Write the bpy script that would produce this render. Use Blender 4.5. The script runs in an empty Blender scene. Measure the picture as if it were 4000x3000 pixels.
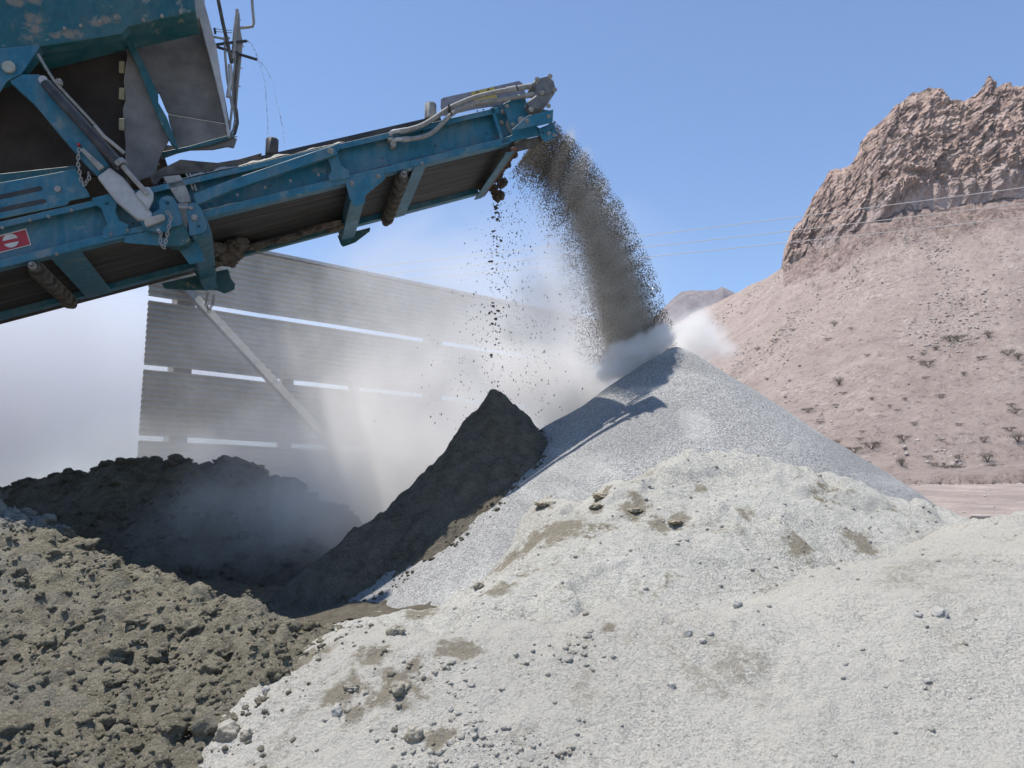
import bpy, bmesh, math, random
import numpy as np
from mathutils import Vector, Matrix

# ---------------------------------------------------------------- camera, sky, sun, exposure
SC = bpy.context.scene
COL = SC.collection
PITCH = math.radians(8.5)
FPX = 828.0                                   # focal length for a picture 1024 wide
cam_d = bpy.data.cameras.new('camera'); cam = bpy.data.objects.new('camera', cam_d); COL.objects.link(cam)
cam_d.sensor_width = 36.0; cam_d.lens = 36.0 * FPX / 1024.0
cam_d.clip_start = 0.05; cam_d.clip_end = 9000.0
cam.location = (0, 0, 0); cam.rotation_euler = (math.radians(90) + PITCH, 0, 0)
SC.camera = cam

TO_SUN = Vector((-0.30, 0.005, 0.95)).normalized()
SUN_EL = math.asin(TO_SUN.z); SUN_AZ = math.atan2(TO_SUN.x, TO_SUN.y)
world = bpy.data.worlds.new('World'); SC.world = world; world.use_nodes = True
wn = world.node_tree.nodes; wl = world.node_tree.links
bg = wn['Background']; sky = wn.new('ShaderNodeTexSky'); sky.sky_type = 'NISHITA'; sky.sun_disc = False
sky.sun_elevation = SUN_EL; sky.sun_rotation = SUN_AZ; sky.altitude = 300; sky.air_density = 1.0
sky.dust_density = 0.1; sky.ozone_density = 6.0
wl.new(sky.outputs[0], bg.inputs[0]); bg.inputs[1].default_value = 0.15
sun_d = bpy.data.lights.new('sun', 'SUN'); sun_d.energy = 5.0; sun_d.angle = math.radians(0.5); sun_d.color = (1.0, 0.95, 0.88)
sun = bpy.data.objects.new('sun', sun_d); COL.objects.link(sun); sun.location = (-20, 15, 60)
sun.rotation_euler = TO_SUN.to_track_quat('Z', 'Y').to_euler()
SC.view_settings.view_transform = 'Standard'; SC.view_settings.look = 'None'
SC.view_settings.exposure = 0.30; SC.view_settings.gamma = 1.0; SC.view_settings.use_curve_mapping = False
SC.render.engine = 'CYCLES'
SC.cycles.use_denoising = True
SC.cycles.max_bounces = 16; SC.cycles.volume_bounces = 9; SC.cycles.diffuse_bounces = 3
SC.cycles.volume_step_rate = 1.0; SC.cycles.volume_max_steps = 256
rng = np.random.default_rng(7)

# ---------------------------------------------------------------- pixel helpers (1024 px wide photo) -> real points at a real depth
SP, CP = math.sin(PITCH), math.cos(PITCH)
def ray(u, v):
    x = (u - 512.0) / FPX; up = (384.0 - v) / FPX
    return Vector((x, CP - SP * up, SP + CP * up))
def P(u, v, Y):
    d = ray(u, v); return d * (Y / d.y)

# ---------------------------------------------------------------- object helpers
def tag(o, label=None, cat=None, group=None, kind=None):
    if label: o['label'] = label
    if cat: o['category'] = cat
    if group: o['group'] = group
    if kind: o['kind'] = kind
    return o
def empty(name, loc=(0, 0, 0)):
    o = bpy.data.objects.new(name, None); COL.objects.link(o); o.location = loc; o.empty_display_size = 0.2; return o
def link_mesh(name, me, m, parent=None, smooth=False):
    o = bpy.data.objects.new(name, me); COL.objects.link(o)
    if m: me.materials.append(m)
    if smooth: me.polygons.foreach_set('use_smooth', np.ones(len(me.polygons), bool))
    if parent:
        o.parent = parent; o.matrix_parent_inverse = Matrix.Translation(parent.location).inverted()
    return o
def mesh_np(name, V, F, m, parent=None, smooth=False):
    V = np.asarray(V, np.float32); F = np.asarray(F, np.int32)
    me = bpy.data.meshes.new(name); k = F.shape[1]
    me.vertices.add(len(V)); me.vertices.foreach_set('co', V.ravel())
    me.loops.add(F.size); me.loops.foreach_set('vertex_index', F.ravel())
    me.polygons.add(len(F)); me.polygons.foreach_set('loop_start', np.arange(0, F.size, k, dtype=np.int32))
    me.polygons.foreach_set('loop_total', np.full(len(F), k, np.int32))
    me.update(calc_edges=True); me.validate()
    return link_mesh(name, me, m, parent, smooth)
def grid_faces(nr, nc):
    i = np.arange(nr - 1)[:, None] * nc + np.arange(nc - 1)[None, :]
    return np.stack([i, i + 1, i + nc + 1, i + nc], -1).reshape(-1, 4)

# ---------------------------------------------------------------- numpy noise
def _h(ix, iy, s=0):
    n = (ix.astype(np.int64) * 374761393 + iy.astype(np.int64) * 668265263 + s * 974634777) & 0xFFFFFFFF
    n = ((n ^ (n >> 13)) * 1274126177) & 0xFFFFFFFF
    n = ((n ^ (n >> 16)) * 2246822519) & 0xFFFFFFFF
    return ((n ^ (n >> 15)) & 0xFFFFFF) / float(0xFFFFFF)
def perlin(x, y, s=0):
    ix = np.floor(x).astype(np.int64); iy = np.floor(y).astype(np.int64); fx = x - ix; fy = y - iy
    def g(a, b):
        t = _h(ix + a, iy + b, s) * 2 * np.pi; return np.cos(t) * (fx - a) + np.sin(t) * (fy - b)
    ux = fx * fx * fx * (fx * (fx * 6 - 15) + 10); uy = fy * fy * fy * (fy * (fy * 6 - 15) + 10)
    a = g(0, 0) * (1 - ux) + g(1, 0) * ux; b = g(0, 1) * (1 - ux) + g(1, 1) * ux
    return (a * (1 - uy) + b * uy) * 1.4
def fbm(x, y, sc, oct=4, s=0, gain=0.5):
    r = np.zeros_like(x); a = 1.0; f = sc
    for o in range(oct): r = r + a * perlin(x * f + 13.7 * o, y * f - 7.3 * o, s + o); a *= gain; f *= 2.03
    return r
def ridged(x, y, sc, oct=4, s=0, gain=0.55):
    r = np.zeros_like(x); a = 1.0; f = sc
    for o in range(oct): r = r + a * (1 - 2 * np.abs(perlin(x * f + 3.1 * o, y * f + 9.2 * o, s + o))); a *= gain; f *= 2.1
    return r
def lumps(x, y, cell, s=0, dens=1.0, rmin=0.3, rmax=0.62):
    """rounded stones and clods: height of the tallest ball over each point"""
    xs = x / cell; ys = y / cell; ix = np.floor(xs).astype(np.int64); iy = np.floor(ys).astype(np.int64)
    best = np.zeros_like(x)
    for a in (-1, 0, 1):
        for b in (-1, 0, 1):
            cx = ix + a; cy = iy + b
            px = cx + _h(cx, cy, s); py = cy + _h(cx, cy, s + 1)
            r = (rmin + (rmax - rmin) * _h(cx, cy, s + 2) ** 2) * (_h(cx, cy, s + 3) < dens)
            d2 = (xs - px) ** 2 + ((ys - py) * (0.75 + 0.5 * _h(cx, cy, s + 4))) ** 2
            best = np.maximum(best, np.sqrt(np.maximum(r * r - d2, 0.0)))
    return best * cell
def blocks(x, y, s=0):
    """jointed rock: every cell stands out by its own amount and tilts its own way"""
    ix = np.floor(x).astype(np.int64); iy = np.floor(y).astype(np.int64); best = np.full(x.shape, 9.0); val = np.zeros_like(x)
    for a in (-1, 0, 1):
        for b in (-1, 0, 1):
            cx = ix + a; cy = iy + b; dx = x - cx - _h(cx, cy, s); dy = y - cy - _h(cx, cy, s + 1); d = np.abs(dx) + np.abs(dy) * 0.9 + 0.25 * (dx * dx + dy * dy); k = d < best
            h = _h(cx, cy, s + 2) + (_h(cx, cy, s + 3) - .5) * dx * 1.2 + (_h(cx, cy, s + 4) - .7) * dy * 1.4; best = np.where(k, d, best); val = np.where(k, h, val)
    return val
def sstep(a, b, x):
    t = np.clip((x - a) / (b - a), 0, 1); return t * t * (3 - 2 * t)
class TPS:
    def __init__(self, pts, lam=1e-4):
        p = np.array([[a[0], a[1], a[2]] for a in pts], float); self.xy = p[:, :2]; n = len(p)
        K = self._u(np.linalg.norm(self.xy[:, None] - self.xy[None], axis=-1)) + lam * np.eye(n)
        Q = np.hstack([np.ones((n, 1)), self.xy]); A = np.zeros((n + 3, n + 3))
        A[:n, :n] = K; A[:n, n:] = Q; A[n:, :n] = Q.T
        self.w = np.linalg.solve(A, np.concatenate([p[:, 2], np.zeros(3)]))
    def _u(self, r): return r * r * np.log(r + 1e-9)
    def __call__(self, x, y):
        sh = x.shape; x = np.ravel(x); y = np.ravel(y); out = self.w[-3] + self.w[-2] * x + self.w[-1] * y
        for k, (a, b) in enumerate(self.xy): out = out + self.w[k] * self._u(np.hypot(x - a, y - b))
        return out.reshape(sh)
class Hull:
    """loose material resting at its angle of repose under a ridge line"""
    def __init__(self, pts, tan, r0=0.12, n=30):
        q = []
        for a, b in zip(pts[:-1], pts[1:]):
            for t in np.linspace(0, 1, n, endpoint=False): q.append(np.array(a) * (1 - t) + np.array(b) * t)
        q.append(np.array(pts[-1])); self.q = np.array(q); self.tan = tan; self.r0 = r0
    def __call__(self, x, y):
        out = np.full(x.shape, -99.0)
        for a, b, c in self.q:
            d = np.sqrt((x - a) ** 2 + (y - b) ** 2 + self.r0 ** 2) - self.r0
            out = np.maximum(out, c - self.tan * d)
        return out

# ---------------------------------------------------------------- material helpers
class NT:
    K = 0.80                                    # all base colours are set for this exposure
    def __init__(self, name):
        self.m = bpy.data.materials.new(name); self.m.use_nodes = True
        self.t = self.m.node_tree; self.n = self.t.nodes; self.b = self.n.get('Principled BSDF'); self.o = self.n.get('Material Output')
        self.geo = self.n.new('ShaderNodeNewGeometry'); self.tc = self.n.new('ShaderNodeTexCoord')
        self.pos = self.geo.outputs['Position']
    def set(self, sock, v):
        if hasattr(v, 'is_linked') or isinstance(v, bpy.types.NodeSocket): self.t.links.new(v, sock)
        elif isinstance(v, (tuple, list)) and len(v) == 3 and sock.type == 'RGBA': sock.default_value = (v[0] * self.K, v[1] * self.K, v[2] * self.K, 1)
        else: sock.default_value = v
    def scl(self, s, src=None):
        n = self.n.new('ShaderNodeMapping'); self.t.links.new(src or self.pos, n.inputs[0]); n.inputs['Scale'].default_value = s; return n.outputs[0]
    def noise(self, scale, detail=4, rough=0.55, vec=None, dist=0.0, col=False):
        n = self.n.new('ShaderNodeTexNoise'); self.t.links.new(vec or self.pos, n.inputs['Vector'])
        n.inputs['Scale'].default_value = scale; n.inputs['Detail'].default_value = detail; n.inputs['Roughness'].default_value = rough
        n.inputs['Distortion'].default_value = dist
        return n.outputs['Color' if col else 'Fac']
    def voro(self, scale, out='Color', vec=None, feature='F1', rnd=1.0):
        n = self.n.new('ShaderNodeTexVoronoi'); n.feature = feature; self.t.links.new(vec or self.pos, n.inputs['Vector'])
        n.inputs['Scale'].default_value = scale; n.inputs['Randomness'].default_value = rnd; return n.outputs[out]
    def math(self, op, a, b=0.0, c=None, clamp=False):
        n = self.n.new('ShaderNodeMath'); n.operation = op; n.use_clamp = clamp; self.set(n.inputs[0], a); self.set(n.inputs[1], b)
        if c is not None: self.set(n.inputs[2], c)
        return n.outputs[0]
    def mr(self, v, a, b, c=0.0, d=1.0):
        n = self.n.new('ShaderNodeMapRange'); self.set(n.inputs[0], v)
        for i, k in enumerate((a, b, c, d)): self.set(n.inputs[i + 1], k)
        return n.outputs[0]
    def mix(self, f, a, b):
        n = self.n.new('ShaderNodeMix'); n.data_type = 'RGBA'
        self.set(n.inputs[0], f); self.set(n.inputs[6], a); self.set(n.inputs[7], b); return n.outputs[2]
    def sep(self, v, k):
        n = self.n.new('ShaderNodeSeparateXYZ'); self.t.links.new(v, n.inputs[0]); return n.outputs[k]
    def bump(self, h, dist, strength=1.0, nrm=None):
        n = self.n.new('ShaderNodeBump'); n.inputs['Strength'].default_value = strength; n.inputs['Distance'].default_value = dist
        self.set(n.inputs['Height'], h)
        if nrm: self.t.links.new(nrm, n.inputs['Normal'])
        return n.outputs[0]
    def out(self, col, rough=0.9, nrm=None, metal=0.0, spec=0.3):
        self.set(self.b.inputs['Base Color'], col); self.set(self.b.inputs['Roughness'], rough); self.set(self.b.inputs['Metallic'], metal)
        self.b.inputs['Specular IOR Level'].default_value = spec
        if nrm: self.t.links.new(nrm, self.b.inputs['Normal'])
        return self.m
# ================================================================ materials of the ground
def mat_chips():                                # fresh grey crushed chips
    k = NT('grey_chips'); c = k.sep(k.voro(120, 'Color'), 0); c2 = k.sep(k.voro(230, 'Color'), 1)
    f = k.math('MULTIPLY_ADD', c2, 0.4, k.math('MULTIPLY', c, 0.6))
    chip = k.mix(k.mr(f, 0.15, 0.85), (0.16, 0.16, 0.16), (0.50, 0.49, 0.465))
    dust = k.math('MULTIPLY', k.mr(k.noise(1.5, 6, 0.62, vec=k.scl((1, 0.6, 2.2)), dist=0.6), 0.50, 0.64), 0.75)
    col = k.mix(dust, chip, k.mix(f, (0.34, 0.335, 0.31), (0.62, 0.61, 0.57)))
    col = k.mix(k.math('MULTIPLY', k.mr(k.noise(0.9, 4), 0.45, 0.60), 0.35), col, (0.18, 0.18, 0.185))
    h = k.math('ADD', k.math('MULTIPLY', k.voro(120, 'Distance'), -1.0), k.math('MULTIPLY', c2, 0.7))
    return k.out(col, 0.9, k.bump(h, 0.009, 1.0), spec=0.15)
STAINS = []
def mat_pale(name, brown=0.5, base=(0.60, 0.59, 0.53), grey=(0.30, 0.295, 0.275), chips=0.5):   # dust-covered pale gravel
    k = NT(name); c = k.sep(k.voro(130, 'Color'), 0); c2 = k.sep(k.voro(230, 'Color'), 1); f = k.noise(75, 6, 0.75)
    big = k.mr(k.noise(1.1, 7, 0.66, dist=0.6), 0.40, 0.60)
    thr = k.math('MULTIPLY_ADD', big, 0.26, chips - 0.13)
    bare = k.mr(k.math('ADD', k.math('MULTIPLY', c, 0.5), k.math('MULTIPLY', f, 0.5)), thr, k.math('ADD', thr, 0.14))
    chip = k.mix(c2, grey, tuple(x * 1.5 for x in grey))
    col = k.mix(k.math('MULTIPLY', bare, 0.85), base, chip)
    col = k.mix(k.mr(f, 0.50, 0.30, 0, 0.6), col, tuple(x * 0.5 for x in base))
    col = k.mix(k.mr(c2, 0.78, 1.0, 0, 0.35), col, (0.74, 0.73, 0.70))
    col = k.mix(k.mr(k.noise(0.55, 5, 0.6), 0.42, 0.62, 0, 0.28), col, tuple(x * 0.66 for x in base))
    br = k.math('MULTIPLY', k.mr(k.noise(2.1, 8, 0.72, dist=0.5), 0.545, 0.62), k.mr(k.noise(34, 4, 0.72), 0.41, 0.52))
    col = k.mix(k.math('MULTIPLY', br, brown), col, (0.235, 0.205, 0.15))
    tot = None
    for (x, y, r_) in STAINS:
        d = k.n.new('ShaderNodeVectorMath'); d.operation = 'DISTANCE'; k.t.links.new(k.scl((1, 1, 0)), d.inputs[0]); d.inputs[1].default_value = (x, y, 0); g = k.mr(d.outputs['Value'], r_ * 1.25, r_ * 0.2, 0, 1)
        tot = g if tot is None else k.math('MAXIMUM', tot, g)
    if tot is not None:
        m_ = k.mr(k.math('ADD', k.math('MULTIPLY', tot, 0.30), k.noise(13, 8, 0.78)), 0.62, 0.72)
        col = k.mix(k.math('MULTIPLY', m_, 0.85), col, k.mix(k.noise(40, 4, 0.7), (0.14, 0.12, 0.085), (0.30, 0.26, 0.19)))
    h = k.math('ADD', k.math('MULTIPLY', f, 0.9), k.math('ADD', k.math('MULTIPLY', c2, 0.22), k.math('MULTIPLY', k.noise(20, 6, 0.7), 1.3)))
    return k.out(col, 0.95, k.bump(h, 0.022, 1.0), spec=0.1)
def mat_soil(name, a=(0.205, 0.183, 0.132), b=(0.43, 0.39, 0.29), dust=0.35, pale=False, bump=0.045):            # damp crushed fines
    k = NT(name); n = k.noise(9, 9, 0.72)
    col = k.mix(k.mr(n, 0.35, 0.65), a, b)
    col = k.mix(k.mr(k.noise(110, 3, 0.7), 0.48, 0.66, 0, 0.6), col, tuple(x * 1.5 for x in b))
    col = k.mix(k.mr(k.noise(70, 4, 0.7), 0.56, 0.68, 0, 0.6), col, tuple(x * 0.5 for x in a))
    col = k.mix(k.math('MULTIPLY', k.mr(k.noise(1.2, 5, 0.6), 0.5, 0.68), dust), col, (0.42, 0.41, 0.37))
    if pale:                                       # older dry dust on the far upper end of the mound
        d = k.math('ADD', k.math('MULTIPLY', k.sep(k.pos, 0), -1.0), k.math('MULTIPLY', k.noise(3, 5, 0.6), 1.2))
        col = k.mix(k.mr(d, 3.25, 3.6, 0, 0.75), col, (0.50, 0.49, 0.45))
    h = k.math('ADD', k.noise(30, 9, 0.8), k.math('MULTIPLY', k.voro(75, 'Distance'), -0.25))
    return k.out(col, 0.95, k.bump(h, bump, 1.0), spec=0.15)
CHUTES = [((925, 240), (880, 285), .9), ((880, 285), (800, 345), 1.0), ((800, 345), (705, 395), .9), ((1010, 250), (985, 300), .6), ((1020, 290), (960, 330), .7), ((985, 330), (1024, 380), .8), ((760, 372), (700, 388), .6), ((915, 300), (870, 335), .5)]
def mat_talus():
    k = NT('desert_slope'); n = k.noise(0.05, 9, 0.72)
    col = k.mix(k.mr(n, 0.3, 0.7), (0.335, 0.262, 0.228), (0.47, 0.385, 0.335))
    tot = None
    for (u0, v0), (u1, v1), w in CHUTES:
        a_ = slope_pt(u0, v0); b_ = slope_pt(u1, v1); L_ = (b_ - a_)
        sb = k.n.new('ShaderNodeVectorMath'); sb.operation = 'SUBTRACT'; k.t.links.new(k.pos, sb.inputs[0]); sb.inputs[1].default_value = a_
        dt = k.n.new('ShaderNodeVectorMath'); dt.operation = 'DOT_PRODUCT'; k.t.links.new(sb.outputs[0], dt.inputs[0]); dt.inputs[1].default_value = L_ / L_.length_squared
        cl_ = k.math('MULTIPLY', dt.outputs['Value'], 1.0, clamp=True); sc_ = k.n.new('ShaderNodeVectorMath'); sc_.operation = 'SCALE'; sc_.inputs[0].default_value = L_; k.t.links.new(cl_, sc_.inputs['Scale'])
        ds = k.n.new('ShaderNodeVectorMath'); ds.operation = 'DISTANCE'; k.t.links.new(sb.outputs[0], ds.inputs[0]); k.t.links.new(sc_.outputs[0], ds.inputs[1])
        g = k.mr(ds.outputs['Value'], 34 * w, 3, 0, w); tot = g if tot is None else k.math('MAXIMUM', tot, g)
    st = k.noise(0.02, 7, 0.68, vec=k.scl((1.0, 0.5, 0.5)), dist=1.2)
    rk = k.math('MAXIMUM', k.mr(st, 0.48, 0.62), tot)
    dk = k.mr(k.noise(0.30, 5, 0.8), k.math('MULTIPLY_ADD', rk, -0.08, 0.57), 0.66)
    col = k.mix(k.math('MULTIPLY', dk, 0.85), col, (0.15, 0.105, 0.088))
    col = k.mix(k.math('MULTIPLY', k.mr(k.noise(0.09, 8, 0.8), 0.5, 0.62), 0.45), col, (0.23, 0.17, 0.145))
    lt = k.mr(k.noise(0.36, 5, 0.8), k.math('MULTIPLY_ADD', rk, -0.14, 0.62), 0.70)
    col = k.mix(k.math('MULTIPLY', lt, 0.9), col, (0.64, 0.56, 0.49))
    at = k.n.new('ShaderNodeAttribute'); at.attribute_name = 'crag'
    cg = k.mr(k.math('ADD', at.outputs['Fac'], k.math('MULTIPLY', k.noise(0.045, 8, 0.75), 1.5)), 1.18, 1.40)
    col = k.mix(cg, col, k.mix(k.mr(k.noise(0.16, 8, 0.78), .4, .6), (0.40, 0.305, 0.265), (0.16, 0.115, 0.10)))
    return k.out(col, 0.95, k.bump(k.noise(0.35, 8, 0.82), 3.4, 1.0), spec=0.1)
def mat_cliff():
    k = NT('cliff_rock'); v = k.scl((1, 1, 0.5)); n = k.noise(0.05, 9, 0.75, vec=v)
    col = k.mix(k.mr(n, 0.36, 0.64), (0.21, 0.145, 0.12), (0.46, 0.34, 0.28))
    col = k.mix(k.mr(k.noise(0.16, 8, 0.78, vec=k.scl((1, 1, 0.4))), 0.52, 0.62, 0, 0.85), col, (0.085, 0.062, 0.058))
    col = k.mix(k.mr(k.noise(0.02, 6, 0.65, dist=1.2), 0.57, 0.63, 0, 0.7), col, (0.47, 0.365, 0.30))
    at = k.n.new('ShaderNodeAttribute'); at.attribute_name = 'scree'
    sc = k.mr(k.math('ADD', at.outputs['Fac'], k.math('MULTIPLY', k.noise(0.04, 7, 0.7), 1.6)), 1.25, 1.45)
    tal = k.mix(k.mr(k.noise(0.42, 4, 0.75), 0.45, 0.68), (0.40, 0.315, 0.28), (0.22, 0.165, 0.145))
    col = k.mix(sc, col, tal)
    h = k.math('ADD', k.noise(0.14, 10, 0.82, vec=v), k.math('MULTIPLY', k.voro(0.35, 'Distance', vec=v), -0.25))
    return k.out(col, 0.95, k.bump(h, 3.5, 1.0), spec=0.1)
def mat_plain():
    k = NT('desert_plain'); n = k.noise(0.08, 8, 0.7)
    col = k.mix(k.mr(n, 0.38, 0.60), (0.29, 0.245, 0.22), (0.46, 0.375, 0.325))
    col = k.mix(k.mr(k.noise(0.025, 9, 0.75, vec=k.scl((1, .35, 1))), 0.46, 0.6, 0, 0.75), col, (0.26, 0.215, 0.195))
    col = k.mix(k.mr(k.noise(0.9, 6, 0.8), 0.5, 0.66, 0, 0.7), col, (0.20, 0.165, 0.145))
    return k.out(col, 0.95, k.bump(k.noise(1.6, 6, 0.75), 0.35, 0.9), spec=0.1)
def mat_far():
    k = NT('far_rock'); return k.out(k.mix(k.mr(k.noise(0.03, 8, 0.75), 0.35, 0.65), (0.30, 0.265, 0.27), (0.50, 0.44, 0.44)), 0.95, k.bump(k.noise(0.05, 8, .8), 12, 1.0), spec=.1)
NT.K = 1.2; M_CHIPS = mat_chips()

NT.K = 0.80; M_SOIL = mat_soil('damp_soil', pale=True); M_CONE = mat_soil('dark_fines', (0.125, 0.108, 0.078), (0.28, 0.245, 0.182), 0.1)
NT.K = 1.45; M_CLIFF = mat_cliff(); NT.K = 0.88; M_PLAIN = mat_plain(); NT.K = 0.80

# ================================================================ height functions of the heaps
pk = P(676, 347, 6.92)
H_grey0 = Hull([tuple(P(556, 423, 6.75)), tuple(P(600, 398, 6.8)), tuple(P(640, 369, 6.92)), tuple(pk)], 0.735, 0.07)
def H_grey(x, y): return H_grey0(x, y) + 0.02 * fbm(x, y, 1.3, 3, 5)
pc = P(499, 393, 6.62)
H_cone0 = Hull([tuple(pc), tuple(P(484, 411, 6.6)), tuple(P(466, 440, 6.55)), tuple(P(438, 468, 6.4)), tuple(P(400, 506, 6.15)), tuple(P(345, 550, 5.9)), tuple(P(290, 583, 5.75))], 1.22, 0.07)
def H_cone(x, y): return H_cone0(x, y) + 0.06 * fbm(x, y, 2.6, 5, 15, 0.62) + 0.02 * np.abs(perlin(x * 9, y * 9, 17)) + 0.3 * lumps(x, y, 0.09, 40, 0.5) + 0.35 * lumps(x, y, 0.04, 43, 0.5)
def hit(H, u, v, y0=2.5, y1=14.0):
    """first point where the sight line through (u, v) meets the surface H"""
    ys = np.linspace(y0, y1, 900); d = ray(u, v); X = d.x / d.y * ys; Z = d.z / d.y * ys
    m = Z < H(X, ys); k = int(np.argmax(m)) if m.any() else len(ys) - 1
    return Vector((X[k], ys[k], Z[k]))
near_crest = [(1110, 490, 6.6), (1024, 521, 5.7), (983, 531, 5.35), (935, 540, 5.05), (892, 557, 4.7), (849, 572, 4.42), (799, 578, 4.2), (744, 597, 3.95), (683, 613, 3.75), (642, 607, 3.7),
              (614, 609, 3.66), (556, 632, 3.56), (531, 626, 3.58), (499, 620, 3.6), (447, 633, 3.6), (410, 629, 3.68), (360, 627, 3.8), (317, 637, 3.85), (250, 665, 3.95)]
cp = []
for u, v, Y in near_crest:
    p = P(u, v, Y); cp.append(tuple(p)); cp.append((p.x, p.y + 0.32, p.z - 0.13)); cp.append((p.x * 1.1, p.y + 1.5, p.z - 0.9))
for u, Y in ((60, 3.1), (250, 2.9), (420, 2.8), (560, 2.75), (700, 2.7), (860, 2.65), (1024, 2.6)):
    p = P(u, 768, Y); cp.append((p.x, p.y, p.z - (0.22 if u < 200 else 0)))
cp += [(-2.5, 1.0, -1.75), (0, 0.8, -1.5), (2.2, 0.8, -1.25), (0, -1.5, -1.65), (-3, -1.5, -1.9), (4, -1, -1.3), (4.2, 2, -0.9)]
T_near = TPS(cp, 1e-3)
def H_near(x, y):
    h = T_near(x, y) + 0.045 * fbm(x, y, 1.3, 5, 21, 0.55) + 0.009 * np.abs(perlin(x * 7 + 2 * y, y * 2.5, 23)) + 0.006 * fbm(x, y, 16, 4, 22, 0.65)
    patch = sstep(-0.05, 0.35, fbm(x, y, 0.9, 3, 31))
    return h + 0.28 * lumps(x, y, 0.085, 50, 0.14) + patch * 0.35 * lumps(x, y, 0.05, 55, 0.4) + 0.35 * lumps(x, y, 0.025, 60, 0.35)
# pale mound between: starts where the fresh grey cone overruns it
edge = [(300, 650), (340, 634), (372, 624), (405, 617), (436, 616), (474, 582), (494, 558), (511, 536), (522, 516), (538, 506), (569, 500), (616, 486), (648, 477), (685, 456), (722, 453), (778, 458), (815, 472), (856, 481)]
cp = []
for u, v in edge:
    p = hit(H_grey, u, v); cp.append((p.x, p.y, 0.0)); k_ = 0.30; cp.append((p.x + 0.05, p.y + k_, -0.16)); cp.append((p.x + 0.4, p.y + 1.2, -0.5))
for u, v, d in ((884, 492, 0.0), (905, 505, 0.03), (930, 518, 0.05), (960, 529, 0.09), (990, 542, 0.15)):
    p = hit(H_grey, u, v); cp.append((p.x, p.y, d)); cp.append((p.x + 0.5, p.y + 1.6, d - 0.22))
for u, v, Y in near_crest[1:]:
    if u > 300:
        p = P(u, v + 5, Y + 0.28); cp.append((p.x, p.y, max(p.z - H_grey(np.array([p.x]), np.array([p.y]))[0], 0.03)))
cp += [(-1.8, 3.0, 0.4), (2.0, 2.5, 0.9), (6.0, 3.5, 1.5), (6.5, 8.5, -0.2)]
T_mid = TPS(cp, 1e-2)
def H_mid(x, y):
    return (H_grey0(x, y) + T_mid(x, y) + 0.04 * fbm(x, y, 1.7, 5, 71, 0.6) + 0.3 * lumps(x, y, 0.07, 75, 0.18) + 0.3 * lumps(x, y, 0.03, 80, 0.35)
            + 0.05 * sstep(0.25, 0.6, fbm(x, y, 2.2, 3, 85)))
dark_crest = [(-60, 494, 5.7), (0, 503, 5.35), (31, 511, 5.3), (62, 528, 5.15), (84, 541, 5.05), (108, 556, 4.95), (163, 575, 4.7), (180, 581, 4.65), (225, 597, 4.45), (263, 608, 4.3), (301, 622, 4.1)]
cp = []
for u, v, Y in dark_crest:
    p = P(u, v + 4, Y); cp.append(tuple(p)); cp.append((p.x, p.y + 0.5, p.z - 0.28)); cp.append((p.x, p.y + 1.1, min(p.z - 0.75, -0.75)))
for u, v in ((308, 634), (317, 645), (305, 660), (293, 678), (262, 684), (240, 700), (222, 722), (214, 745), (203, 775)):
    p = hit(H_near, u, v, 2.2, 6); cp.append((p.x, p.y, p.z + 0.0)); cp.append((p.x + 0.28, p.y - 0.12, p.z - 0.26)); cp.append((p.x + 0.8, p.y - 0.3, p.z - 0.7))
for u, v, Y in ((0, 768, 3.0), (100, 768, 2.97), (-80, 768, 3.0), (100, 680, 3.7), (200, 660, 3.9), (20, 640, 4.0)): cp.append(tuple(P(u, v, Y)))
cp += [(-1.6, 1.8, -1.35), (-3.4, 1.6, -1.2), (-5.5, 3, -0.4), (-5, 5.5, 0.1)]
T_dark = TPS(cp, 2e-3)
def H_dark(x, y):
    bil = np.abs(perlin(x * 5.2 + .6 * perlin(x * 3, y * 3, 97), y * 5.2, 94)) * 0.075 + np.abs(perlin(x * 11 + .5 * perlin(x * 7, y * 7, 99), y * 13 + .5 * perlin(x * 6, y * 8, 89), 95)) * 0.034 + np.abs(perlin(x * 27, y * 27, 96)) * 0.016 + np.abs(perlin(x * 60, y * 60, 98)) * 0.007
    return (T_dark(x, y) + 0.035 * fbm(x, y, 1.8, 4, 91) + bil - 0.045
            + 0.5 * lumps(x, y, 0.21, 100, 0.22, 0.2, 0.42) + 0.45 * lumps(x, y, 0.085, 105, 0.25) + 0.45 * lumps(x, y, 0.035, 110, 0.35))
bank = [(-40, 500, 9.6), (0, 492, 9.3), (30, 484, 9.2), (69, 476, 9.1), (110, 469, 9.0), (144, 462, 8.9), (188, 464, 8.8), (213, 466, 8.7), (235, 462, 8.7), (256, 470, 8.6), (283, 484, 8.5), (301, 497, 8.5), (340, 515, 8.4), (380, 545, 8.3)]
H_bank0 = Hull([tuple(P(*b)) for b in bank], 0.80, 0.12, 12)
def H_bank(x, y):
    return H_bank0(x, y) + 0.05 * fbm(x, y, 1.8, 4, 121) + 0.55 * lumps(x, y, 0.16, 125, 0.5) + 0.5 * lumps(x, y, 0.07, 128, 0.6)
def H_pit(x, y):
    return -0.70 + 0.05 * fbm(x, y, 1.1, 3, 131) + 0.4 * lumps(x, y, 0.12, 135, 0.3) + 0.1 * np.abs(x + 1.9)

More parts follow.
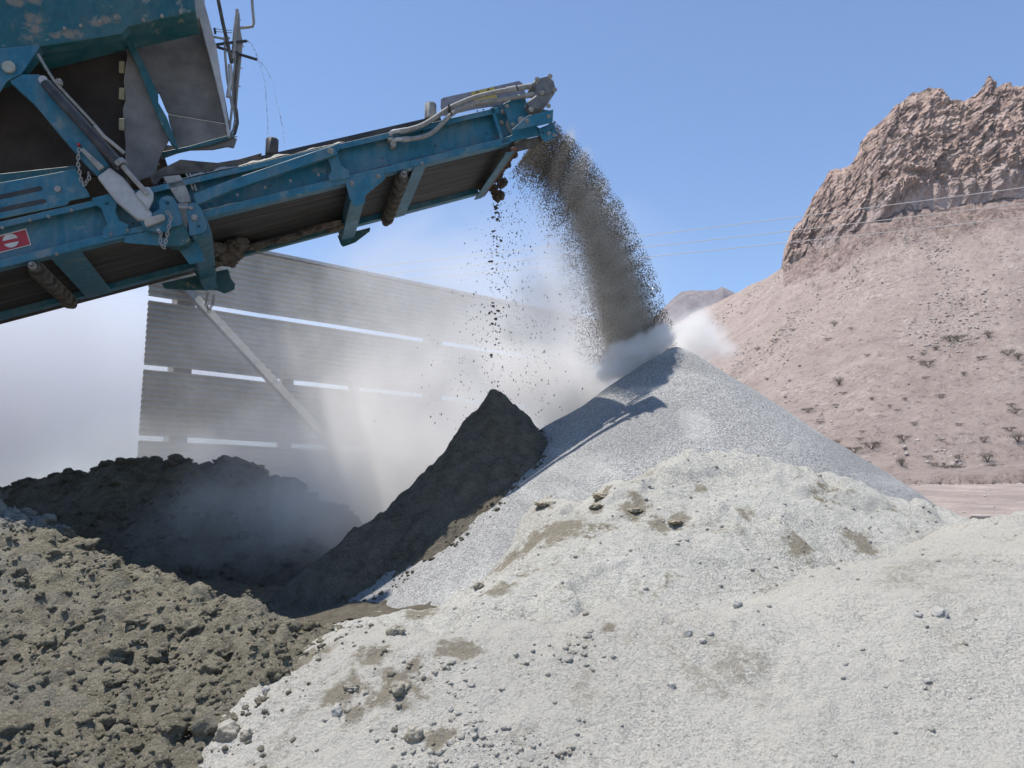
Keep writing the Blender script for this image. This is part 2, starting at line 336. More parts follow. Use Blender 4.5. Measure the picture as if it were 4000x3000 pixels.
H_top = lambda x, y: np.maximum(np.maximum(H_near(x, y), H_mid(x, y)), H_grey(x, y))
for u, v, r_ in ((545, 505, .10), (560, 532, .20), (535, 540, .16), (512, 560, .12), (498, 590, .12), (478, 628, .10), (603, 497, .08), (597, 510, .07), (634, 512, .12), (680, 522, .10), (660, 527, .10), (745, 515, .06), (800, 548, .11), (862, 545, .13), (450, 640, .14), (520, 650, .06), (420, 615, .12), (790, 462, .05), (700, 490, .05)):
    p = hit(H_top, u, v); STAINS.append((p.x, p.y, r_))
NT.K = 1.2; M_MID = mat_pale('dusted_gravel', 1.0, (0.565, 0.545, 0.48), (0.27, 0.26, 0.23), 0.55)
STAINS.clear(); NT.K = 1.12
for u, v, r_ in ((395, 690, .14), (345, 690, .10), (310, 655, .10), (415, 668, .07), (440, 735, .07), (375, 652, .10), (610, 628, .05), (460, 650, .12), (350, 720, .06)):
    p = hit(H_near, u, v, 2.2, 8); STAINS.append((p.x, p.y, r_))
M_NEAR = mat_pale('pale_gravel', 0.5, (0.575, 0.545, 0.475), (0.30, 0.285, 0.255), 0.58); NT.K = 0.80
def heap(name, H, x0, x1, y0, y1, step, m, zmin=-9, smooth=True, warp=0.0):
    xs = np.arange(x0, x1 + step, step); ys = np.arange(y0, y1 + step, step); X, Y = np.meshgrid(xs, ys)
    Z = np.maximum(H(X, Y), zmin)
    if warp:                                       # push clods sideways a little so that they overhang
        X = X + warp * fbm(X, Y, 12, 3, 140); Y = Y + warp * fbm(X, Y, 12, 3, 141)
    return mesh_np(name, np.stack([X, Y, Z], -1).reshape(-1, 3), grid_faces(len(ys), len(xs)), m, smooth=smooth)
tag(heap('gravel_pile', H_grey, -1.8, 5.2, 3.6, 9.6, 0.02, M_CHIPS, -2.2), 'tall cone of fresh grey crushed stone under the falling stream', 'gravel pile')
tag(heap('soil_heap', H_cone, -2.4, 1.0, 4.6, 8.6, 0.014, M_CONE, -2.2), 'small pointed heap of dark damp fines leaning on the grey cone', 'soil heap')
tag(heap('gravel_mound', H_mid, -1.9, 6.5, 3.6, 8.5, 0.014, M_MID), 'pale dusty gravel mound with brown patches at the foot of the grey cone', 'gravel mound')
tag(heap('gravel_ground', H_near, -3.4, 6.2, -2.5, 8.6, 0.014, M_NEAR), kind='structure', label='pale dust-covered gravel ground in the foreground')
tag(heap('soil_mound', H_dark, -5.6, -0.35, 1.8, 6.3, 0.009, M_SOIL, warp=0.004), 'lumpy brown grey soil mound in the lower left corner', 'soil mound')
tag(heap('soil_bank', H_bank, -8.4, 0.2, 6.2, 11.5, 0.022, M_CONE, -2.1), 'dark crumbly soil bank beyond the pit with clods along its crest', 'soil bank')
tag(heap('pit_floor', H_pit, -7.5, 0.6, 4.4, 12, 0.03, M_CONE), kind='structure', label='shaded soil floor of the pit')

# ================================================================ far plain, mountain, distant hills
def plain_z(x, y):
    d = np.hypot(x, y); return -2.1 + 9.0 * sstep(80, 300, d) * np.clip((x + 60) / 120, 0, 1) + 0.25 * fbm(x, y, 0.03, 3, 151) * sstep(12, 40, d)
rr = np.concatenate([[0.0], np.geomspace(3, 6000, 260)]); aa = np.linspace(-math.pi, math.pi, 481)
R_, A_ = np.meshgrid(rr, aa, indexing='ij'); X = R_ * np.sin(A_); Y = R_ * np.cos(A_)
tag(mesh_np('ground', np.stack([X, Y, plain_z(X, Y)], -1).reshape(-1, 3), grid_faces(len(rr), len(aa)), M_PLAIN, smooth=True), kind='structure', label='pinkish desert plain')

S4 = 0.256
sky_px = [(2300, 1500), (2600, 1290), (2700, 1232), (2780, 1190), (2859, 1152), (2934, 1112), (3002, 1081), (3049, 1048), (3063, 980), (3076, 919), (3124, 864), (3164, 783), (3212, 715), (3232, 675), (3300, 664), (3341, 614), (3354, 566), (3402, 505), (3456, 468), (3470, 437),
          (3558, 373), (3639, 349), (3666, 363), (3700, 390), (3761, 403), (3815, 363), (3849, 312), (3897, 336), (3937, 329), (3978, 349), (4000, 363), (4200, 340), (4500, 420), (5200, 300), (6000, 500)]
base_px = [(2300, 1500), (2600, 1290), (2700, 1232), (2780, 1190), (2859, 1152), (2934, 1112), (3049, 1048), (3178, 1000), (3280, 959), (3381, 878), (3558, 830), (3720, 824), (3924, 776), (4000, 783), (4500, 780), (5200, 760), (6000, 800)]
U = np.linspace(2350, 5900, 1240)
vs = np.interp(U, *zip(*sky_px)); vb = np.maximum(np.interp(U, *zip(*base_px)), vs)
cl = np.clip((vb - vs) / 60, 0, 1)
Yb = np.interp(U, [2600, 2900, 3049, 3400, 4000, 6000], [900, 760, 660, 580, 540, 520]); Yf = np.interp(U, [2600, 3400, 4000, 6000], [330, 300, 285, 260])
def PV(u, v, Y):                                       # vector version, 4000-px photo
    x = (u - 2000) / 3234.4; up = (1500 - v) / 3234.4; dy = CP - SP * up; return x / dy * Y, Y, (SP + CP * up) / dy * Y
_, _, zb = PV(U, vb, Yb); _, _, zs0 = PV(U, vs, Yb)
Ys = Yb + np.maximum(zs0 - zb, 0) * 0.62
zf = plain_z(PV(U, 1905, Yf)[0], Yf)
rows = []
nt, nc = 330, 260
bx = PV(U, vb, Yb); sx = PV(U, vs, Ys); fx = ((U - 2000) / 3234.4 * Yf / (CP), Yf, zf - 1.0)
for t in np.linspace(0, 1, nt):
    s = t * (0.86 + 0.14 * t)
    rows.append(((fx[0] * (1 - t) + bx[0] * t), Yf * (1 - t) + Yb * t, fx[2] * (1 - s) + bx[2] * s, 0 * U, np.full(U.shape, t)))
for t in np.linspace(0, 1, nc)[1:]:
    rows.append((bx[0] * (1 - t) + sx[0] * t, Yb * (1 - t ** 1.25) + Ys * t ** 1.25, bx[2] * (1 - t) + sx[2] * t, cl * sstep(0, 0.22, np.full(U.shape, t) + 0.16 * perlin(U * 0.02, U * 0 + 2.0, 8)), np.full(U.shape, 1 + t)))
for t in np.linspace(0, 1, 40)[1:]:
    rows.append((sx[0] * (1 + 0.3 * t), Ys + 260 * t, sx[2] - 180 * t ** 1.1, cl, np.full(U.shape, 2 + t)))
G = np.array(rows); X, Y, Z, C, T = [G[:, i, :] for i in range(5)]
a = X * 0.78 - Y * 0.62
rid = ridged(a, Z * 0.55, 0.016, 6, 201, 0.6); blk = fbm(a, Z * 0.7, 0.12, 4, 211, 0.6)
low = fbm(X, Y, 0.012, 5, 221); fin = ridged(a * 1.0, Z * 0.4, 0.11, 4, 215, 0.6)
tal = sstep(0.0, 0.1, T) * (1 - C)
crest_soft = np.where(T > 1, 1 - 0.55 * sstep(1.85, 2.0, T), 1.0)
wa = a + 6 * blk; wz = Z + 5 * low
rock = 6.5 * blocks(wa / 17, wz / 30, 401) + 4.0 * blocks(wa / 7, wz / 12, 411) + 2.2 * blocks(wa / 3.2, wz / 4.6, 421) + 1.1 * blocks(wa / 1.7, wz / 2.2, 431)
Y2 = Y - C * (6.0 * rid + 1.6 * blk + 1.2 * fin + rock - 6) * crest_soft
X2 = X + C * 2.2 * blk
Z2 = Z + C * (1.4 * blk + 2.6 * sstep(1.8, 2.0, T) * perlin(a * 0.12, Z * 0.0 + 3, 9)) + tal * (2.0 * low + 0.35 * ridged(X, Y, 0.16, 5, 231)) + tal * 1.1 * lumps(X, Y, 4.0, 240, 0.10, 0.1, 0.3)
oc = sstep(0.62, 0.97, T) * (T < 1.2) * cl; Z2 = Z2 + oc * (np.maximum(fbm(X, Y, 0.05, 5, 251, .6) - .15, 0) * 9 + 2.5 * blocks(X / 6, Y / 6, 255) * (fbm(X, Y, 0.04, 3, 256) > 0))
Vm = np.stack([X2, Y2, Z2], -1)
NTL = nt
tv0 = Vm[6:NTL - 4].reshape(-1, 3); _f = tv0[:, 1] * CP + tv0[:, 2] * SP; _u = 512 + 828 * tv0[:, 0] / _f; _v = 384 - 828 * (tv0[:, 2] * CP - tv0[:, 1] * SP) / _f
def slope_pt(u, v): return Vector(tv0[int(np.argmin((_u - u) ** 2 + (_v - v) ** 2))])
NT.K = 1.28; M_TALUS = mat_talus(); NT.K = 0.80
tag(mesh_np('desert_slope', Vm[:NTL + 3].reshape(-1, 3), grid_faces(NTL + 3, len(U)), M_TALUS, smooth=True), kind='structure', label='pinkish brown scree slope below the cliffs')
rock_rows = Vm[NTL - 1:]
tag(mesh_np('mountain', rock_rows.reshape(-1, 3), grid_faces(len(rock_rows), len(U)), M_CLIFF, smooth=False), kind='structure', label='jagged brown cliffs with two peaks')
_s = bpy.data.objects['desert_slope'].data; _b = _s.attributes.new('crag', 'FLOAT', 'POINT'); _b.data.foreach_set('value', (sstep(0.70, 1.0, T[:NTL + 3]) * np.clip((vb - vs) / 60, 0, 1)[None]).astype(np.float32).ravel())
_m = bpy.data.objects['mountain'].data; _a = _m.attributes.new('scree', 'FLOAT', 'POINT'); _t = T[NTL - 1:]
_g = np.maximum(1 - (_t - 1) / 0.55 - 0.1, 0.75 * sstep(0.62, 0.95, 1 - np.abs(perlin((U - 0.5 * 1000 * (_t - 1)) * 0.0062, _t * 1.1, 261)) * 2.6) * (_t < 1.8)); _a.data.foreach_set('value', np.clip(_g, 0, 1).astype(np.float32).ravel())
ub = np.linspace(850, 1150, 420); bh = np.interp(ub, [850, 900, 960, 1024, 1150], [2.0, 3.6, 5.6, 6.6, 7.5]); rowsb = []
for t in np.linspace(0, 1, 40):
    q = PV(ub / S4, 1905, np.interp(ub, [850, 1150], [292, 262])); X_ = q[0] * 1.0; g_ = ridged(X_ + 0 * t, np.full_like(X_, t * 9), 0.16, 4, 341) * 1.2 + ridged(X_, np.full_like(X_, t * 5.), 0.5, 3, 342) * .5
    tt_ = min(t / .55, 1); zt = sstep(0, 1, np.full_like(X_, tt_)) * (bh + 0.9 * fbm(X_, X_ * 0, 0.12, 4, 344)); rowsb.append(np.stack([X_, q[1] + 7 * tt_ - g_ * math.sin(math.pi * min(tt_, 1)) + max(t - .55, 0) * 60, plain_z(X_, q[1]) - 0.5 + zt + max(t - .55, 0) * 6], -1))
NT.K = 0.9; tag(mesh_np('eroded_bank', np.array(rowsb).reshape(-1, 3), grid_faces(40, 420), M_TALUS), kind='structure', label='low eroded bank where the slope meets the plain'); NT.K = 0.8
hills = [(2480, 1290), (2560, 1240), (2602, 1197), (2663, 1146), (2725, 1143), (2792, 1146), (2822, 1132), (2859, 1149), (2960, 1180), (3100, 1250)]
Uh = np.linspace(2450, 3120, 260); vh = np.interp(Uh, *zip(*hills)); tt = np.linspace(0, 1, 90)
hx, hy, hz = PV(Uh, vh, np.full(Uh.shape, 1500.0)); Xh = hx[None] * (0.7 + 0.3 * tt[:, None]); Yh = 1050 + 450 * tt[:, None] + 0 * hx[None]
Zh = hz[None] * tt[:, None] ** 1.1 + 4; Zh = Zh + 9 * ridged(Xh, Yh, 0.006, 5, 301) * (tt[:, None] > 0.05) * np.where(tt[:, None] > .97, 0.5, 1) - 6
back = np.stack([Xh[-1], Yh[-1] + 400, Zh[-1] * 0 - 5], -1)[None]
Vh = np.concatenate([np.stack([Xh, Yh, Zh], -1), back])
tag(mesh_np('distant_hills', Vh.reshape(-1, 3), grid_faces(len(Vh), len(Uh)), mat_far()), kind='structure', label='low hazy hills behind the slope')
# ================================================================ machine materials
def mat_paint(name, col, dusty=0.5, scrape=0.25, stains=()):
    k = NT(name); up = k.mr(k.sep(k.geo.outputs['Normal'], 2), 0.35, 0.8)
    n = k.noise(14, 6, 0.65); c = k.mix(k.mr(n, 0.3, 0.7), tuple(x * 0.82 for x in col), tuple(x * 1.2 for x in col))
    fine = k.noise(5, 7, 0.7, vec=k.scl((1, 1, 0.35)), dist=0.4)
    c = k.mix(k.mr(fine, 0.46, 0.74, 0.0, dusty), c, (0.30, 0.31, 0.29))
    c = k.mix(k.math('MULTIPLY', k.mr(k.noise(60, 3, 0.7), 0.66, 0.72), 0.5), c, (0.34, 0.30, 0.24))
    c = k.mix(k.math('MULTIPLY', k.mr(k.noise(7, 5, 0.7), 0.60, 0.64), scrape), c, (0.36, 0.30, 0.22))
    c = k.mix(k.math('MULTIPLY', up, 0.85), c, (0.48, 0.46, 0.40))
    tot = None
    for (p, r_) in stains:
        d = k.n.new('ShaderNodeVectorMath'); d.operation = 'DISTANCE'; k.t.links.new(k.scl((.55, 1, 1)), d.inputs[0]); d.inputs[1].default_value = (p.x * .55, p.y, p.z); g = k.mr(d.outputs['Value'], r_ * 1.3, r_ * .2, 0, 1); tot = g if tot is None else k.math('MAXIMUM', tot, g)
    if tot is not None: c = k.mix(k.math('MULTIPLY', k.mr(k.math('ADD', k.math('MULTIPLY', tot, .35), k.noise(16, 7, .7)), .70, .86), .7), c, (0.30, 0.235, 0.165))
    return k.out(c, k.mr(fine, 0.4, 0.7, 0.45, 0.85), k.bump(n, 0.002, 0.4), spec=0.4)
def mat_metal(name, a, b, rough=0.7, sc=12, bump=0.003):
    k = NT(name); n = k.noise(sc, 7, 0.68)
    c = k.mix(k.mr(n, 0.35, 0.65), a, b); c = k.mix(k.math('MULTIPLY', k.mr(k.sep(k.geo.outputs['Normal'], 2), 0.3, 0.8), 0.6), c, (0.48, 0.46, 0.41))
    return k.out(c, rough, k.bump(n, bump, 0.7), spec=0.3)
def mat_belt():
    k = NT('belt_rubber'); ob = k.tc.outputs['Object']; v = k.scl((1.1, 42, 42), ob)
    n = k.noise(1.0, 6, 0.7, vec=v); c = k.mix(k.mr(n, 0.42, 0.7), (0.034, 0.032, 0.031), (0.12, 0.112, 0.10))
    v2 = k.scl((1.6, 90, 60), ob); c = k.mix(k.math('MULTIPLY', k.mr(k.noise(1.0, 4, 0.6, vec=v2), 0.62, 0.70), k.mr(k.noise(1.8, 2, 0.5, vec=ob), 0.42, 0.6)), c, (0.28, 0.26, 0.22))
    return k.out(c, 0.75, k.bump(n, 0.003, 0.6))
M_TEAL = mat_paint('teal_paint', (0.022, 0.155, 0.235)); M_TEALD = None
M_STEEL = mat_metal('dusty_steel', (0.26, 0.26, 0.25), (0.42, 0.41, 0.385)); M_GREY = mat_metal('grey_cast_iron', (0.11, 0.12, 0.13), (0.22, 0.225, 0.225))
M_SILVER = mat_metal('silver_paint', (0.40, 0.41, 0.42), (0.55, 0.555, 0.56), 0.45); M_BLACK = mat_metal('black_steel', (0.030, 0.032, 0.038), (0.075, 0.077, 0.082), 0.5)
M_RUB = mat_metal('dusty_rubber', (0.06, 0.055, 0.05), (0.15, 0.14, 0.125), 0.9); M_HOSE = mat_metal('hydraulic_hose', (0.20, 0.20, 0.185), (0.36, 0.35, 0.32), 0.7, 30)
M_MUD = mat_metal('caked_mud', (0.075, 0.062, 0.050), (0.16, 0.14, 0.115), 0.95, 22, 0.012); M_DARK = mat_metal('screen_interior_shade', (0.030, 0.024, 0.020), (0.065, 0.052, 0.042), 0.9, 3)  # last one: shade of the screen interior put into a dark colour
M_BELT = mat_belt(); M_SHEET = mat_metal('dusty_grey_sheet', (0.16, 0.155, 0.148), (0.27, 0.26, 0.245), 0.8, 5)
M_RED = mat_paint('red_decal', (0.42, 0.02, 0.04), 0.2, 0); M_WHITE = mat_paint('white_decal', (0.62, 0.62, 0.62), 0.2, 0); M_YEL = mat_paint('yellow_decal', (0.55, 0.40, 0.10), 0.35, 0)
M_INK = mat_paint('black_ink', (0.03, 0.03, 0.03), 0.2, 0); M_CHIPP = mat_metal('spilled_dust', (0.30, 0.28, 0.25), (0.50, 0.48, 0.43), 0.95, 60, 0.01)

# ================================================================ frame of the conveyor: s along it, t across it (0 = near lip), n up from its bottom edge
A0 = P(0, 1047 * S4, 5.2); B0 = P(1966 * S4, 565 * S4, 6.1)
ES = (B0 - A0).normalized(); ET = Vector((-ES.y, ES.x, 0)).normalized(); EN = ES.cross(ET).normalized()
if EN.z < 0: EN = -EN
MF = Matrix(((ES.x, ET.x, EN.x, A0.x), (ES.y, ET.y, EN.y, A0.y), (ES.z, ET.z, EN.z, A0.z), (0, 0, 0, 1)))
def NPt(u4, v4, t=0.0):
    """where the sight line through a photo pixel meets the upright plane t of the conveyor"""
    d = ray(u4 * S4, v4 * S4); o = A0 + ET * t; q = d * (o.dot(ET) / d.dot(ET)) - A0
    return (q.dot(ES), q.dot(EN))
def WL(s, t, n): return A0 + ES * s + ET * t + EN * n
def z1(x, y): return (x * .45208, y * .45208)
def z2(x, y): return (x * .45208, 600 + y * .45208)
def z3(x, y): return (900 + x * .45208, 250 + y * .45208)
def z4(x, y): return (1500 + x * .36166, 200 + y * .36166)
def z5(x, y): return (500 + x * .2713, 700 + y * .2713)
def z6(x, y): return (820 + x * .3614, y * .3614)
WID = 1.15
M_TEALD = mat_paint('shaded_teal_paint', (0.014, 0.105, 0.125), 0.3, 0.5, [(WL(NPt(*z1(x, y), -.05)[0], -.05, NPt(*z1(x, y), -.05)[1]), r_) for x, y, r_ in ((290, 160, .07), (280, 230, .08), (240, 330, .07), (480, 310, .05), (590, 300, .05), (700, 290, .04), (830, 205, .05), (930, 175, .05), (990, 150, .04), (120, 20, .06), (300, 10, .05), (1380, 180, .02))])  # darker copy of the teal puts shade into the colour, with tan stains
machine = empty('screening_machine', (-4.0, 8.0, -2.1))
tag(machine, 'teal mobile screening machine whose belt conveyor throws crushed stone onto the pile', 'screening machine')

from mathutils.geometry import tessellate_polygon
class MB:
    def __init__(self): self.v = []; self.f = []
    def add(self, vs, fs):
        b = len(self.v); self.v += [tuple(x) for x in vs]; self.f += [tuple(b + i for i in q) for q in fs]; return self
    def prism(self, pts, t0, t1, holes=()):
        loops = [list(pts)] + [list(h) for h in holes]; flat = [p for l in loops for p in l]; n = len(flat)
        tri = tessellate_polygon([[Vector((p[0], p[1], 0)) for p in l] for l in loops])
        vs = [(p[0], t0, p[1]) for p in flat] + [(p[0], t1, p[1]) for p in flat]
        fs = [tuple(t) for t in tri] + [tuple(i + n for i in reversed(t)) for t in tri]
        b = 0
        for l in loops:
            m = len(l)
            for i in range(m): j = (i + 1) % m; fs.append((b + i, b + j, n + b + j, n + b + i))
            b += m
        return self.add(vs, fs)
    def box(self, s0, s1, t0, t1, n0, n1, taper=0.0):
        vs = [(s, t, n) for n in (n0, n1) for t in (t0, t1) for s in (s0, s1)]
        return self.add(vs, [(0, 1, 3, 2), (4, 6, 7, 5), (0, 4, 5, 1), (2, 3, 7, 6), (0, 2, 6, 4), (1, 5, 7, 3)])
    def tube(self, pts, r, seg=12, cap=True):
        pts = [Vector(p) for p in pts]; vs = []; fs = []; up = Vector((0.13, 0.2, 1)).normalized(); rs = r if isinstance(r, (list, tuple)) else [r] * len(pts)
        for i, p in enumerate(pts):
            d = (pts[min(i + 1, len(pts) - 1)] - pts[max(i - 1, 0)]).normalized(); a = d.cross(up)
            if a.length < 0.05: a = d.cross(Vector((1, 0, 0)))
            a.normalize(); b = d.cross(a); up = -b if b.dot(up) < 0 else b; a = d.cross(up).normalized(); b = d.cross(a)
            for k in range(seg):
                w = 2 * math.pi * k / seg; vs.append(p + (a * math.cos(w) + b * math.sin(w)) * rs[i])
        for i in range(len(pts) - 1):
            for k in range(seg): k2 = (k + 1) % seg; fs.append((i * seg + k, i * seg + k2, (i + 1) * seg + k2, (i + 1) * seg + k))
        if cap: fs.append(tuple(range(seg))[::-1]); fs.append(tuple((len(pts) - 1) * seg + k for k in range(seg)))
        return self.add(vs, fs)
    def build(self, name, m, parent=None, bevel=0.003, smooth=False, world=False, label=None):
        me = bpy.data.meshes.new(name); me.from_pydata(self.v, [], self.f); me.update()
        bm = bmesh.new(); bm.from_mesh(me); bmesh.ops.recalc_face_normals(bm, faces=bm.faces); bm.to_mesh(me); bm.free()
        o = bpy.data.objects.new(name, me); COL.objects.link(o); me.materials.append(m)
        M = Matrix.Identity(4) if world else MF
        if parent:
            o.parent = parent; pm = parent['_pm'] if False else None
            o.matrix_parent_inverse = Matrix.Identity(4)
            P_ = Matrix.Translation(parent.location) if parent.type == 'EMPTY' else PMW[parent.name]
            o.matrix_basis = P_.inverted() @ M
        else: o.matrix_basis = M
        PMW[o.name] = M.copy()
        if bevel:
            b = o.modifiers.new('bevel', 'BEVEL'); b.width = bevel; b.segments = 1; b.limit_method = 'ANGLE'; b.angle_limit = math.radians(50); b.harden_normals = False
        if smooth:
            me.polygons.foreach_set('use_smooth', np.ones(len(me.polygons), bool))
            es = o.modifiers.new('split', 'EDGE_SPLIT'); es.split_angle = math.radians(45)
        if label: o['label'] = label
        return o
PMW = {}
def px(fn, pts, t=0.0): return [NPt(*fn(*p), t) for p in pts]
def circ(c, r, n=20): return [(c[0] + r * math.cos(2 * math.pi * i / n), c[1] + r * math.sin(2 * math.pi * i / n)) for i in range(n)]
def plate(name, fn, pts, t0, th, m=None, parent=machine, holes=(), bevel=0.003):
    hs = [circ(NPt(*fn(x, y), t0), r, 16)[::-1] for x, y, r in holes]
    return MB().prism(px(fn, pts, t0), t0, t0 + th, hs).build(name, m or M_TEAL, parent, bevel)
def disc(name, fn, x, y, r, t0, th, m, parent=machine, n=20):
    return MB().prism(circ(NPt(*fn(x, y), t0), r, n), t0, t0 + th).build(name, m, parent, 0.003)
def hexbolt(fn, x, y, t0, r=0.012, parent=machine, m=None, name='bolt'):
    b = MB(); c = NPt(*fn(x, y), t0); b.prism(circ(c, r * 1.45, 14), t0 - 0.004, t0); b.prism(circ(c, r, 6), t0 - 0.016, t0 - 0.004); b.tube([(c[0], t0 - 0.024, c[1]), (c[0], t0 - 0.016, c[1])], r * 0.55, 8)
    return b.build(name, m or M_STEEL, parent, 0)

SE = NPt(2120, 530, 0.0)[0]; S0 = -2.6; HT = 0.30
# ---- side frames (C channels with folded lips)
def channel(s0, s1, t_lip, sgn, name):
    prof = [(0, 0), (0.078, 0), (0.078, HT), (0, HT), (0, HT - 0.042), (0.006, HT - 0.042), (0.006, HT - 0.007), (0.070, HT - 0.007), (0.070, 0.007), (0.006, 0.007), (0.006, 0.052), (0, 0.052)]
    b = MB(); n = len(prof); vs = [(s, t_lip + sgn * p[0], p[1]) for s in (s0, s1) for p in prof]
    fs = [(i, (i + 1) % n, n + (i + 1) % n, n + i) for i in range(n)]
    tri = tessellate_polygon([[Vector((p[0], p[1], 0)) for p in prof]])
    b.add(vs, fs + [tuple(t) for t in tri] + [tuple(i + n for i in reversed(t)) for t in tri])
    return b.build(name, M_TEAL, machine, 0.002)
fr = channel(S0, SE - 0.28, 0.0, 1, 'side_frame'); channel(S0, SE - 0.28, WID, -1, 'side_frame')
FR = fr
# stiffener ribs at the head end and black discs painting the shade of holes in the web
for q in ((1150, 600, 1290, 960),):
    plate('rib', z4, [(1150, 610), (1185, 600), (1290, 940), (1260, 960)], 0.0, 0.07)
for fn, x, y, r in ((z3, 340, 1050, .005), (z3, 835, 930, .006), (z3, 1313, 817, .007), (z3, 1770, 706, .006), (z3, 1650, 582, .011), (z3, 1670, 640, .010), (z4, 1103, 888, .008), (z4, 555, 1020, .007), (z2, 1150, 605, .008)):
    c = NPt(*fn(x, y), 0.07); MB().prism(circ(c, r, 12), 0.0675, 0.0695).build('bolt_hole_dark_fill', M_INK, fr, 0)
for fn, x, y in ((z3, 993, 670), (z3, 1050, 657), (z4, 1007, 646), (z4, 1073, 632), (z2, 1720, 188), (z2, 1783, 172)):
    c = NPt(*fn(x, y), 0.0); MB().prism(circ(c, 0.006, 10), -0.002, 0.0015).build('bolt_hole_dark_fill', M_INK, fr, 0)
# ---- belt: an endless loop round the head drum
RD = 0.115; SH = SE - 0.13; NC = 0.155; TB0, TB1 = 0.10, WID - 0.10
b = MB(); path = [(S0, NC - RD), (SH, NC - RD)] + [(SH + RD * math.sin(a), NC - RD * math.cos(a)) for a in np.linspace(0.15, math.pi - 0.15, 14)] + [(SH, NC + RD), (S0, NC + RD)]
outer = path; inner = [(S0, NC - RD + .012), (SH, NC - RD + .012)] + [(SH + (RD - .012) * math.sin(a), NC - (RD - .012) * math.cos(a)) for a in np.linspace(0.15, math.pi - 0.15, 14)] + [(SH, NC + RD - .012), (S0, NC + RD - .012)]
b.prism(outer + inner[::-1], TB0, TB1).build('conveyor_belt', M_BELT, machine, 0)
MB().tube([(SH, 0.075, NC), (SH, WID - 0.075, NC)], RD - 0.014, 28).tube([(SH, -0.01, NC), (SH, WID + 0.01, NC)], 0.03, 14).build('head_drum', M_STEEL, machine, 0, True)
# carried load: a ridge of crushed stone on the belt
xs = np.linspace(S0, SH + 0.02, 220); ts = np.linspace(TB0 + 0.14, TB1 - 0.14, 40); XX, TT = np.meshgrid(xs, ts, indexing='ij')
w = 1 - np.abs((TT - WID / 2) / (0.36)) ** 2; NN = NC + RD - 0.01 + 0.10 * np.clip(w, 0, 1) + 0.018 * fbm(XX * 1, TT, 9, 4, 401) * (w > 0.05)
me_ = mesh_np('stone_load', np.stack([XX, TT, NN], -1).reshape(-1, 3), grid_faces(220, 40), M_SOIL, smooth=True); me_.matrix_world = MF
tag(me_, 'layer of grey crushed stone riding on the conveyor belt', 'crushed stone', kind='stuff')
# ---- rubber skirts above the frames
def skirt(name, t0, th, s0, s1, n0, n1):
    return MB().box(s0, s1, t0, t0 + th, n0, n1).build(name, M_INK, machine, 0)
s_a = NPt(600, 690, .12)[0]; s_b = NPt(1712, 430, .12)[0]
skirt('skirt_board', 0.13, 0.012, s_a, s_b, 0.20, 0.395); skirt('skirt_board', WID - 0.142, 0.012, s_a, s_b, 0.20, 0.395)
# spilled dust lying on the top flange
n_ = 260; ss = np.linspace(s_a + 0.05, NPt(1900, 430)[0], n_); tt_ = np.linspace(0.003, 0.13, 10); SS, T2 = np.meshgrid(ss, tt_, indexing='ij')
amp = np.interp(SS, [ss[0], NPt(1000, 620)[0], NPt(1250, 570)[0], NPt(1450, 530)[0], ss[-1]], [0.055, 0.045, 0.055, 0.018, 0.006])
NN = HT - 0.004 + amp * np.clip(np.sin(math.pi * np.clip(T2 / 0.16 + 0.05, 0, 1)), 0, 1) * (0.75 + 0.5 * fbm(SS, T2, 7, 4, 411)) + 0.003
mesh = mesh_np('spilled_dust', np.stack([SS, T2, NN], -1).reshape(-1, 3), grid_faces(n_, 10), M_CHIPP, smooth=True)
mesh.parent = machine; mesh.matrix_basis = Matrix.Translation(machine.location).inverted() @ MF
# dust line caught in the bottom flange
for u0, u1 in ((1368, 1560), (1570, 1790), (1965, 2010)):
    s0 = NPt(u0, 700)[0]; s1 = NPt(u1, 640)[0]; xx = np.linspace(s0, s1, 60); t4 = np.linspace(0.007, 0.068, 5); SS, T2 = np.meshgrid(xx, t4, indexing='ij')
    e = np.clip(np.minimum(SS - s0, s1 - SS) / 0.05, 0, 1); NN = 0.008 + (0.049 + 0.006 * fbm(SS, T2, 20, 3, 431)) * e
    o = mesh_np('spilled_dust', np.stack([SS, T2, NN], -1).reshape(-1, 3), grid_faces(60, 5), M_CHIPP, smooth=True); o.parent = machine; o.matrix_basis = Matrix.Translation(machine.location).inverted() @ MF
# ---- round grab posts on the skirt
for fn, x, y in ((z3, 362, 655), (z3, 1730, 350)):
    c = NPt(*fn(x, y), 0.16); vv = Vector((ES.z, 0, EN.z)); o = MB().tube([(c[0] - .12 * vv.x, 0.16, c[1] - 0.12 * vv.z), (c[0], 0.16, c[1])], 0.046, 24).build('stub_post', M_BLACK if x < 900 else M_STEEL, machine, 0.002, True)
    MB().tube([(c[0] + .001 * vv.x, 0.16, c[1] + 0.001 * vv.z), (c[0] + .004 * vv.x, 0.16, c[1] + 0.004 * vv.z)], 0.043, 24).build('cap', M_CHIPP, o, 0)
